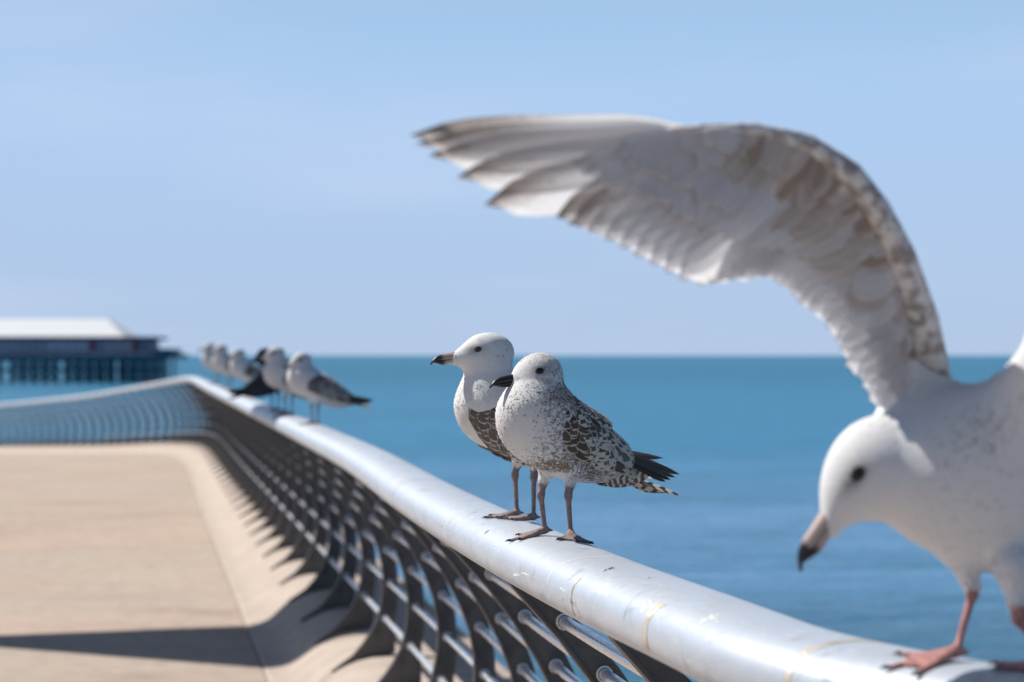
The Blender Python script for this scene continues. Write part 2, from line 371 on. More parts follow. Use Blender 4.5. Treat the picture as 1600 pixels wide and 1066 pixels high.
while True:
    L = L0 + SP*k; k += 1
    if L < len_at_d(0.4): continue
    d = d_at_len(L)
    if d > 73: break
    fins_d.append(d)
for d in fins_d:
    p, t, n = frame(d)
    M = Matrix(((n.x, t.x, 0, p.x), (n.y, t.y, 0, p.y), (n.z, 0, 1, p.z), (0, 0, 0, 1)))
    o = link('fin', fin_me, None, railing); o.matrix_world = M
    if d < 13.5:
        for z, s in BARS:
            q = link('sleeve', sleeve_me, None, o); q.location = (s, 0, z)
        q = link('foot_strip', foot_me, None, o)
dl = [0.0 + .3*i for i in range(7)] + [2.0 + .15*i for i in range(60)] + [11 + .5*i for i in range(126)]
for z, s in BARS:
    mb = MB(); mb.tube([frame(d)[0] + frame(d)[2]*s + Vector((0, 0, z)) for d in dl], TR, 14)
    mb.build('tube_bar', BAR, railing, True)

# ------------------------------------------------------------------ pier far off over the sea
PD = 470.0; PS = F/PD
def pz(py): return CAMZ - (py-555)/PS
def pxx(px): return (px-800)/PS
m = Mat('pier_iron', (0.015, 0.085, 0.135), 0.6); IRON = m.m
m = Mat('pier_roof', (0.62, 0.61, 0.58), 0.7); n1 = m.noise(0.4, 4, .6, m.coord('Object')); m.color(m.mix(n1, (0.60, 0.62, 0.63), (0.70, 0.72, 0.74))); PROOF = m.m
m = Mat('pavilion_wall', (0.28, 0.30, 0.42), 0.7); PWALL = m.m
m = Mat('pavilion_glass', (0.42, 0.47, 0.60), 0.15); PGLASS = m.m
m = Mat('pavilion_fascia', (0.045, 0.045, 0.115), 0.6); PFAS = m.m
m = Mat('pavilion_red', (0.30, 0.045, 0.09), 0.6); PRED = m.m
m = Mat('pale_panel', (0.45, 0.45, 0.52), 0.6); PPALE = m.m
pier = empty('pier', (pxx(120), PD, ZSEA)); tag(pier, 'dark iron pier on braced piles standing out over the sea', 'pier')
def loc(o, par): o.matrix_parent_inverse = par.matrix_world.inverted(); return o
bpy.context.view_layer.update()
def pbox(name, par, x0, x1, y0, y1, d0, d1, mat):
    mb = MB(); mb.box((pxx(x0), PD+d0, pz(y1)), (pxx(x1), PD+d1, pz(y0))); return loc(mb.build(name, mat, par), par)
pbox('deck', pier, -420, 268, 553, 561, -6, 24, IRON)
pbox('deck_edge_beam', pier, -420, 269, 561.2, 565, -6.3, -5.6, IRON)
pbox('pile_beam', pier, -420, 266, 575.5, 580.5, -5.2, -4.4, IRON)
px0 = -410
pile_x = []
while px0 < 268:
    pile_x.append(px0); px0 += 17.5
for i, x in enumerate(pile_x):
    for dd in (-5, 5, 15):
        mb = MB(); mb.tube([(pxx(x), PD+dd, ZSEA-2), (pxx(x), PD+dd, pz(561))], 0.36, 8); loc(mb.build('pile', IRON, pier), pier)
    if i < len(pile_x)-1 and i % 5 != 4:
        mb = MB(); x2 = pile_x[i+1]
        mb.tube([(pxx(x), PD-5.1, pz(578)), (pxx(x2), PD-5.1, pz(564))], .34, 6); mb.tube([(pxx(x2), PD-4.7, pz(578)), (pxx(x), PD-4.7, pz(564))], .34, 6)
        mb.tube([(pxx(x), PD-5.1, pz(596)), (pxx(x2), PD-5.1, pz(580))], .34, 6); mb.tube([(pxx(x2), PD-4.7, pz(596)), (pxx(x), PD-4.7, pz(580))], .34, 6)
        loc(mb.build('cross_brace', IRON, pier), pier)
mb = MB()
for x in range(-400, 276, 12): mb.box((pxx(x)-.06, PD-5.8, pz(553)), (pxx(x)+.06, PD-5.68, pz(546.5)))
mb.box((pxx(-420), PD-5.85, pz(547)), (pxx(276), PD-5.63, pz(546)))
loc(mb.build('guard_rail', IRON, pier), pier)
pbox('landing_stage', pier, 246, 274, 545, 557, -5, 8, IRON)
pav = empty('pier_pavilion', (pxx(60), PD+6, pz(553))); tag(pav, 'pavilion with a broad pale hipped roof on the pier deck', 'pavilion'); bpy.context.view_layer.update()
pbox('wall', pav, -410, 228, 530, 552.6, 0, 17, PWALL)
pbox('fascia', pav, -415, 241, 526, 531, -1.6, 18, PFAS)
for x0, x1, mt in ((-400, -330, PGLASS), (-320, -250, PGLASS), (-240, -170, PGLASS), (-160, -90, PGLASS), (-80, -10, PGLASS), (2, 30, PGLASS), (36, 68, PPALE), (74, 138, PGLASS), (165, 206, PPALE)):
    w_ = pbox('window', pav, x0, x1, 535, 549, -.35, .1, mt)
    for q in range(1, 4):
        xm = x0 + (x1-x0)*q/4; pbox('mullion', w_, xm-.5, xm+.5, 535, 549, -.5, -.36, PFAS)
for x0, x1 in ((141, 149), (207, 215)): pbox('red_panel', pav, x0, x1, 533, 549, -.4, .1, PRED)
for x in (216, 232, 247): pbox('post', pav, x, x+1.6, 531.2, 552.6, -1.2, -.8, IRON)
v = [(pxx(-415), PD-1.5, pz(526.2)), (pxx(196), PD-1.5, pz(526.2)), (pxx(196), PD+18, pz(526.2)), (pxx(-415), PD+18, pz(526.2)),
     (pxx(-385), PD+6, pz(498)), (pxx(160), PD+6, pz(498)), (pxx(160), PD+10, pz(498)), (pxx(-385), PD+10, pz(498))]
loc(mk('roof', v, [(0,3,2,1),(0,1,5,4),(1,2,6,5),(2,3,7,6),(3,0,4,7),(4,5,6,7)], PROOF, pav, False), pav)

# ------------------------------------------------------------------ unseen guessed mast and panel, shaped to throw the dark band on the paving
mast_x, mast_y = -6.5, 12.62 + 2.53/math.tan(R(63.0))
mast = empty('shadow_caster_mast', (mast_x, mast_y, 0)); tag(mast, 'unseen guessed mast with a triangular panel, added to cast the dark band', 'mast'); bpy.context.view_layer.update()
m = Mat('mast_paint', (0.55, 0.56, 0.58), 0.4, 0.3); MAST = m.m
m = Mat('shadow_panel_fabric', (0.75, 0.75, 0.72), 0.8); SHADOW_PANEL = m.m
mb = MB(); mb.tube([(mast_x, mast_y, 0), (mast_x, mast_y, 3.7)], [.09, .06], 12); mb.tube([(mast_x, mast_y, 0), (mast_x, mast_y, .03)], .2, 12)
loc(mb.build('pole', MAST, mast, True), mast)
lx, ly = -to_sun.x/math.hypot(to_sun.x, to_sun.y), -to_sun.y/math.hypot(to_sun.x, to_sun.y)
v = []  # panel outline projected back towards the sun from the wanted shadow
for xo in (-.03, .03):
    for gx in (-3.95, -3.2, -1.6, -.2):
        for gy in (12.62 - .47*(gx+3.97), 12.62 + .30*(gx+3.97)):
            t = (gx - mast_x)/lx; v.append((mast_x + .1 + xo, gy - ly*t, t*math.tan(R(SUN_EL))))
n = 8; f = []
for i in range(3):
    a = 2*i; f += [(a, a+1, a+3, a+2), (n+a, n+a+2, n+a+3, n+a+1), (a, a+2, n+a+2, n+a), (a+1, n+a+1, n+a+3, a+3)]
f += [(0, n, n+1, 1), (n-2, n-1, 2*n-1, 2*n-2)]
loc(mk('shadow_panel', v, f, SHADOW_PANEL, mast, False), mast)
# ------------------------------------------------------------------ gulls: body surface from blended solids
def _rotf(f, up=(0, 0, 1)):
    f = Vector(f).normalized(); s = Vector(up).cross(f).normalized(); u = f.cross(s)
    return np.array([list(f), list(s), list(u)])          # rows: forward, side, up
class Body:
    def __init__(s, h): s.h = h; s.p = []
    def ell(s, c, r, f=(1, 0, 0), k=.02, kind=0): s.p.append(('e', np.array(c, float), np.array(r, float), _rotf(f), k, kind)); return s
    def cap(s, a, b, ra, rb, k=.012, kind=0): s.p.append(('c', np.array(a, float), np.array(b, float), (ra, rb), k, kind)); return s
    @staticmethod
    def sd(p, P):
        if p[0] == 'e':
            q = (P - p[1]) @ p[3].T
            k0 = np.sqrt(((q/p[2])**2).sum(-1)); k1 = np.sqrt(((q/p[2]**2)**2).sum(-1)) + 1e-9
            return k0*(k0-1)/k1
        a, b, (ra, rb) = p[1], p[2], p[3]; ab = b - a
        t = np.clip(((P - a) @ ab)/(ab @ ab), 0, 1)
        return np.sqrt(((P - a - t[..., None]*ab)**2).sum(-1)) - (ra + (rb-ra)*t)
    def bbox(s, p):
        if p[0] == 'e':
            e = np.sqrt(((p[3]*p[2][:, None])**2).sum(0)); return p[1]-e, p[1]+e
        r = max(p[3]); return np.minimum(p[1], p[2])-r, np.maximum(p[1], p[2])+r
    def mesh(s):
        h = s.h; bb = [s.bbox(p) for p in s.p]
        lo = np.min([b[0] for b in bb], 0) - 4*h; hi = np.max([b[1] for b in bb], 0) + 4*h
        n = np.ceil((hi-lo)/h).astype(int) + 1
        Fd = np.full(n, 0.05, np.float32)
        ax = [lo[i] + h*np.arange(n[i]) for i in range(3)]
        for p, (b0, b1) in zip(s.p, bb):
            k = p[4]; mg = k + 2.5*h
            i0 = np.maximum(np.floor((b0-mg-lo)/h).astype(int), 0); i1 = np.minimum(np.ceil((b1+mg-lo)/h).astype(int)+1, n)
            sl = tuple(slice(i0[i], i1[i]) for i in range(3))
            P = np.stack(np.meshgrid(*[ax[i][sl[i]] for i in range(3)], indexing='ij'), -1)
            d = Body.sd(p, P).astype(np.float32); a = Fd[sl]
            hh = np.maximum(k - np.abs(a-d), 0)/k
            Fd[sl] = np.minimum(a, d) - hh*hh*k*.25
        return surface_nets(Fd, lo, h)
    def kinds(s, P):
        out = {}
        for p in s.p: d = Body.sd(p, P); out[p[5]] = np.minimum(out.get(p[5], 9.0), d)
        return out

def surface_nets(Fd, lo, h):
    ins = Fd < 0; n = np.array(Fd.shape)
    c = [ins[i:n[0]-1+i, j:n[1]-1+j, k:n[2]-1+k] for i in (0, 1) for j in (0, 1) for k in (0, 1)]
    sm = sum(x.astype(np.int8) for x in c); act = (sm > 0) & (sm < 8)
    I = np.argwhere(act); vid = np.full(act.shape, -1, np.int64); vid[act] = np.arange(len(I))
    acc = np.zeros((len(I), 3)); cnt = np.zeros(len(I))
    cor = [(i, j, k) for i in (0, 1) for j in (0, 1) for k in (0, 1)]
    val = [Fd[I[:, 0]+a, I[:, 1]+b, I[:, 2]+c_] for a, b, c_ in cor]
    for x in range(8):
        for y in range(x+1, 8):
            if sum(abs(cor[x][q]-cor[y][q]) for q in range(3)) != 1: continue
            va, vb = val[x], val[y]; mk_ = (va < 0) != (vb < 0)
            t = np.where(mk_, va/(va-vb+1e-12), 0)[:, None]
            pa, pb = np.array(cor[x], float), np.array(cor[y], float)
            acc += np.where(mk_[:, None], pa + (pb-pa)*t, 0); cnt += mk_
    V = lo + h*(I + acc/cnt[:, None])
    Q = []
    for axi in range(3):
        s0 = [slice(None)]*3; s1 = [slice(None)]*3; s0[axi] = slice(0, -1); s1[axi] = slice(1, None)
        A, B = ins[tuple(s0)], ins[tuple(s1)]; E = np.argwhere(A != B)
        o1, o2 = [(1, 2), (2, 0), (0, 1)][axi]
        E = E[(E[:, o1] > 0) & (E[:, o2] > 0) & (E[:, o1] < n[o1]-1) & (E[:, o2] < n[o2]-1)]
        sg = A[tuple(E.T)]
        def cell(d1, d2):
            e = E.copy(); e[:, o1] -= d1; e[:, o2] -= d2; return vid[tuple(e.T)]
        q = np.stack([cell(1, 1), cell(0, 1), cell(0, 0), cell(1, 0)], 1)
        q[~sg] = q[~sg][:, ::-1]; Q.append(q)
    Q = np.concatenate(Q)
    return V, Q

def np_mesh(name, V, Q):
    me = bpy.data.meshes.new(name); k = Q.shape[1]
    me.vertices.add(len(V)); me.vertices.foreach_set('co', V.astype(np.float32).ravel())
    me.loops.add(Q.size); me.loops.foreach_set('vertex_index', Q.astype(np.int32).ravel())
    me.polygons.add(len(Q)); me.polygons.foreach_set('loop_start', np.arange(0, Q.size, k, dtype=np.int32))
    me.polygons.foreach_set('use_smooth', np.ones(len(Q), bool))
    me.update(calc_edges=True); me.validate(); return me
def vattr(me, name, arr):
    a = me.attributes.new(name, 'FLOAT', 'POINT'); a.data.foreach_set('value', np.asarray(arr, np.float32))
def cattr(me, name, arr):
    a = me.attributes.new(name, 'FLOAT_COLOR', 'POINT'); arr = np.asarray(arr, np.float32)
    a.data.foreach_set('color', np.concatenate([arr, np.ones((len(arr), 1), np.float32)], 1).ravel())

# ---- plumage materials
def plumage_mat(name, white, dark, legcol):
    m = Mat(name, rough=0.75, spec=0.2)
    mk_ = m.attr('mark')
    n1 = m.noise(1.0, 4, 0.6, m.coord('Object', (95, 190, 120)), dist=0.8); n2 = m.noise(420, 3, 0.6, m.coord('Object'))
    thr = m.math('SUBTRACT', 0.86, m.math('MULTIPLY', mk_, 0.62))
    f = m.ramp(m.math('SUBTRACT', m.math('ADD', m.math('MULTIPLY', n1, .8), m.math('MULTIPLY', n2, .2)), thr), -0.10, 0.12)
    c = m.mix(f, white, dark)
    c = m.mix(m.attr('eyepatch'), c, (0.07, 0.055, 0.045))
    n3 = m.noise(160, 4, 0.6, m.coord('Object'))
    leg = m.mix(m.ramp(n3, 0.35, 0.7), legcol, tuple(x*.55 for x in legcol))
    c = m.mix(m.attr('leg'), c, leg); m.color(c)
    m.rough(m.math('SUBTRACT', .8, m.math('MULTIPLY', m.attr('leg'), .35)))
    h = m.noise(1.0, 4, 0.65, m.coord('Object', (260, 420, 320)))
    m.bump(m.math('ADD', h, m.math('MULTIPLY', n3, m.attr('leg'))), 0.0016, 0.7)
    return m.m
def plume_mat(name):
    m = Mat(name, rough=0.8, spec=0.15)
    uv = m.node('ShaderNodeUVMap'); uv.uv_map = 'UVMap'; sp = m.node('ShaderNodeSeparateXYZ'); m.l.new(uv.outputs[0], sp.inputs[0])
    u = m.math('ABSOLUTE', m.math('SUBTRACT', m.math('MULTIPLY', sp.outputs[0], 2.0), 1.0))
    n1 = m.noise(320, 3, 0.6, m.coord('Object'))
    dv = m.math('DIVIDE', m.math('SUBTRACT', sp.outputs[1], .62), .42)
    e = m.math('SQRT', m.math('ADD', m.math('MULTIPLY', m.math('MULTIPLY', u, u), 1.1), m.math('MULTIPLY', dv, dv)))
    f = m.ramp(m.math('ADD', e, m.math('MULTIPLY', m.math('SUBTRACT', n1, .5), 1.2)), .15, 1.0)
    c = m.mix(f, m.attr('fa', 'Color'), m.attr('fb', 'Color')); m.color(c)
    barb = m.node('ShaderNodeTexWave'); barb.inputs['Scale'].default_value = 14; barb.inputs['Distortion'].default_value = 2.0
    m.l.new(uv.outputs[0], barb.inputs[0]); m.bump(barb.outputs[1], .0004, .25)
    return m.m
PLUME = plume_mat('body_plume')
def feather_mat(name, kind, dark, light, trans=0.0, mid=None):
    """kind: notch (chequered covert), fringe (pale edge), bar, plain (dark with pale tip edge), flight"""
    m = Mat(name, rough=0.6, spec=0.25)
    uv = m.node('ShaderNodeUVMap'); uv.uv_map = 'UVMap'; sp = m.node('ShaderNodeSeparateXYZ'); m.l.new(uv.outputs[0], sp.inputs[0])
    us = m.math('SUBTRACT', m.math('MULTIPLY', sp.outputs[0], 2.0), 1.0); u = m.math('ABSOLUTE', us); v = sp.outputs[1]
    rnd = m.node('ShaderNodeObjectInfo').outputs['Random']
    n1 = m.noise(130, 3, 0.6, m.coord('Object')); nn = m.math('MULTIPLY', m.math('SUBTRACT', n1, .5), .55)
    tip = m.math('POWER', v, 4.0)
    if kind == 'notch':
        w = m.math('SINE', m.math('ADD', m.math('MULTIPLY', v, 19.0), m.math('ADD', m.math('MULTIPLY', rnd, 6.0), m.math('MULTIPLY', u, 2.0))))
        e = m.math('ADD', m.math('ADD', m.math('MULTIPLY', u, .95), m.math('MULTIPLY', w, .27)), m.math('ADD', m.math('MULTIPLY', tip, .75), nn))
        f = m.ramp(e, .40, .70)
    elif kind == 'fringe':
        e = m.math('ADD', m.math('ADD', m.math('POWER', u, 2.0), m.math('MULTIPLY', tip, .8)), nn); f = m.ramp(e, .55, .9)
    elif kind == 'bar':
        w = m.math('SINE', m.math('ADD', m.math('MULTIPLY', v, 26.0), m.math('ADD', m.math('MULTIPLY', rnd, 6.0), m.math('MULTIPLY', u, -3.0))))
        f = m.ramp(m.math('ADD', m.math('ADD', w, .35), m.math('ADD', m.math('MULTIPLY', u, .5), nn)), .0, .7)
    elif kind == 'flight':
        e = m.math('ADD', m.math('ADD', m.math('MULTIPLY', v, .9), m.math('MULTIPLY', us, -.25)), nn); f = m.ramp(e, .55, .95)
    else:
        e = m.math('ADD', m.math('MULTIPLY', tip, .55), m.math('ADD', m.math('MULTIPLY', m.math('POWER', u, 4.0), .5), nn)); f = m.ramp(e, .45, .8)
    c = m.mix(f, dark, light)
    shaft = m.ramp(u, .03, .07, 1, 0)
    c = m.mix(m.math('MULTIPLY', shaft, .5), c, mid or tuple(x*.6+.05 for x in dark))
    c = m.mix(m.math('MULTIPLY', rnd, .22), c, tuple(x*.5 for x in light)); m.color(c)
    barb = m.node('ShaderNodeTexWave'); barb.bands_direction = 'DIAGONAL'; barb.inputs['Scale'].default_value = 16; barb.inputs['Distortion'].default_value = 1.5
    m.l.new(uv.outputs[0], barb.inputs[0]); m.bump(barb.outputs[1], .0005, .3)
    if trans: m.translucent(c, trans)
    return m.m

def feather_me(name, L, W, mat, shape='round', cup=.12, bend=.03, nu=4, nv=9, skew=0.0, thick=0.0004, sheet=False):
    """feather lying along +x, vane across y, upper side +z; closed thin solid"""
    V, UV = [], []
    for sgn in ((1,) if sheet else (1, -1)):
        for j in range(nv+1):
            v = j/nv
            if shape == 'round': w = (min(1, .35 + 2.2*v))*math.sqrt(max(0.0, 1 - max(0, (v-.55)/.45)**2.3))
            elif shape == 'blade': w = min(1, .3+3*v)*(max(0.0, 1 - max(0, (v-.5)/.5)**2.0))**.75
            elif shape == 'hand': w = min(1, .35+3*v)*math.sqrt(max(0.0, 1 - (max(0, v-.62)/.38)**2.2))
            else: w = min(1, .3+2.5*v)*(max(0.0, 1 - v**3))**.6
            w = max(w, .03)
            for i in range(nu+1):
                u = 2*i/nu - 1
                x = L*v - L*.05*u*u*v; y = W*.5*w*u + skew*L*v*v
                z = -cup*W*.5*w*w*u*u - bend*L*v*v + (thick if sgn > 0 else -thick)*(1 - .9*abs(u))*(1 - .8*v)
                V.append((x, y, z)); UV.append((i/nu, v))
    n = (nu+1)*(nv+1); Fc = []
    for j in range(nv):
        for i in range(nu):
            a = j*(nu+1)+i; Fc.append((a, a+nu+1, a+nu+2, a+1)[::-1]); b = a+n
            if not sheet: Fc.append((b, b+nu+1, b+nu+2, b+1))
    me = np_mesh(name, np.array(V), np.array(Fc)); lay = me.uv_layers.new(name='UVMap')
    li = np.empty(len(me.loops), np.int32); me.loops.foreach_get('vertex_index', li)
    lay.data.foreach_set('uv', np.array(UV, np.float32)[li].ravel()); me.materials.append(mat)
    return me
def put(name, me, parent, pos, d, nrm, sx=1.0, sy=None):
    d = Vector(d).normalized(); nrm = Vector(nrm); nrm = (nrm - d*nrm.dot(d)).normalized(); y = nrm.cross(d)
    o = link(name, me, None, parent)
    sy = sx if sy is None else sy
    o.matrix_local = Matrix(((d.x*sx, y.x*sy, nrm.x*sx, pos[0]), (d.y*sx, y.y*sy, nrm.y*sx, pos[1]), (d.z*sx, y.z*sy, nrm.z*sx, pos[2]), (0, 0, 0, 1)))
    return o

def vnormals(me):
    a = np.empty(len(me.vertices)*3, np.float32); me.vertex_normals.foreach_get('vector', a); return a.reshape(-1, 3)

def plumes(parent, V, N, ok, flow, size, gap, colf, center, name='plumage', lift=.0013):
    """lays small overlapping contour feathers over the body; one joined part"""
    order = RNG.permutation(np.flatnonzero(ok)); cell = {}; pick = []
    S = size(V)
    for i in order:
        g = S[i]*gap; p = V[i]; key = tuple((p//.02).astype(int)); bad = False
        for a in (-1, 0, 1):
            for b in (-1, 0, 1):
                for c in (-1, 0, 1):
                    for q in cell.get((key[0]+a, key[1]+b, key[2]+c), ()):
                        dx = V[q]-p
                        if dx[0]*dx[0]+dx[1]*dx[1]+dx[2]*dx[2] < g*g: bad = True; break
                    if bad: break
                if bad: break
            if bad: break
        if not bad: cell.setdefault(key, []).append(i); pick.append(i)
    pick = np.array(pick); P = V[pick]; n = N[pick]; t = flow(P)
    t = t - n*(t*n).sum(1, keepdims=True); t /= np.linalg.norm(t, axis=1, keepdims=True)+1e-9
    t = t + np.cross(n, t)*RNG.normal(0, .12, (len(P), 1)); b = np.cross(n, t)
    L = S[pick]*RNG.uniform(.85, 1.2, len(P)); Wd = L*(.62 - .24*np.clip(1 - (np.linalg.norm(P - np.array(center), axis=1)-.05)/.05, 0, 1))*RNG.uniform(.85, 1.15, len(P))
    tu = np.array([-1, 0, 1]); tv = np.array([0, .3, .6, .85, 1.0]); tw = np.array([.5, .9, 1, .72, .22])
    lf = RNG.uniform(.5, 1.4, len(P))*lift
    VV = []; uv = []
    for j, v in enumerate(tv):
        for u in tu:
            off = (lf*v - .0010 - (L*.10)*(u*u)*.5*tw[j])
            VV.append(P + t*((v-.25)*L)[:, None] + b*(u*tw[j]*Wd*.5)[:, None] + n*off[:, None] + t*(-.12*u*u*v*L)[:, None]); uv.append(((u+1)/2, v))
    K = len(uv); VV = np.stack(VV, 1).reshape(-1, 3)
    q = np.array([(j*3+i, j*3+i+1, (j+1)*3+i+1, (j+1)*3+i) for j in range(4) for i in range(2)])
    Q = (np.arange(len(P))[:, None, None]*K + q[None]).reshape(-1, 4)
    me = np_mesh(name, VV, Q[:, ::-1]); lay = me.uv_layers.new(name='UVMap')
    li = np.empty(len(me.loops), np.int32); me.loops.foreach_get('vertex_index', li)
    lay.data.foreach_set('uv', np.tile(np.array(uv, np.float32), (len(P), 1))[li].ravel())
    fa, fb = colf(P); cattr(me, 'fa', np.repeat(fa, K, 0)); cattr(me, 'fb', np.repeat(fb, K, 0))
    nn = np.repeat(n, K, 0) + np.repeat(t, K, 0)*.10
    nn /= np.linalg.norm(nn, axis=1, keepdims=True); me.normals_split_custom_set_from_vertices(nn.tolist())
    me.materials.append(PLUME); o = link(name, me, None, parent); o['kind'] = 'stuff'; return o

def bill_part(parent, M, L, lower, mat, scale=1.0):
    """half of a gull's bill, lofted along the head's forward axis"""
    xs = np.linspace(0, 1, 15); V = []; n = 12
    for x in xs:
        hw = (.0088*(1-x)**.8 + .0022)*scale
        if lower:
            top = .0006; bot = (.0088 + .0016*math.exp(-((x-.62)/.13)**2))*(1 - .28*x)
            if x > .68: bot *= max(.08, 1 - ((x-.68)/.32)**1.4)
            zc = -.0012
        else:
            top = (.0118*(1-.25*x)); bot = .0006; zc = .0
            if x > .62: top *= max(.12, 1 - .88*((x-.62)/.38)**1.8)
            if x > .82: zc = -.0042*((x-.82)/.18)**1.6; bot += .002*((x-.82)/.18)
        xx = x*L*(.93 if lower else 1.0)
        for k in range(n):
            a = 2*math.pi*k/n; cy, sz = math.cos(a), math.sin(a)
            V.append(M @ Vector((xx, hw*cy, (zc + (top if sz > 0 else bot)*sz)*scale)))
    Fc = [(j*n+k, j*n+(k+1) % n, (j+1)*n+(k+1) % n, (j+1)*n+k) for j in range(14) for k in range(n)]
    Fc += [tuple(range(n-1, -1, -1)), tuple(14*n+k for k in range(n))]
    me = bpy.data.meshes.new('b'); me.from_pydata([tuple(v) for v in V], [], Fc); me.update()
    me.polygons.foreach_set('use_smooth', [True]*len(me.polygons))
    at = me.attributes.new('along', 'FLOAT', 'POINT'); at.data.foreach_set('value', np.repeat(xs, n).astype(np.float32))
    return link('lower_bill' if lower else 'upper_bill', me, mat, parent)
def bill_mat(name, base, tip, t0, t1):
    m = Mat(name, rough=0.35, spec=0.5); n1 = m.noise(180, 3, .6, m.coord('Object'))
    x = m.math('ADD', m.attr('along'), m.math('MULTIPLY', m.math('SUBTRACT', n1, .5), .25))
    m.color(m.mix(m.ramp(x, t0, t1), base, tip)); m.bump(n1, .0006, .4); return m.m
m = Mat('gull_eye', (0.008, 0.006, 0.005), 0.10, spec=0.35); EYE = m.m
m = Mat('pale_eye', (0.035, 0.028, 0.02), 0.10, spec=0.4); EYE_P = m.m
m = Mat('eye_rim', (0.030, 0.024, 0.022), 0.7); RIM = m.m
m = Mat('claw', (0.035, 0.03, 0.028), 0.4); CLAW = m.m

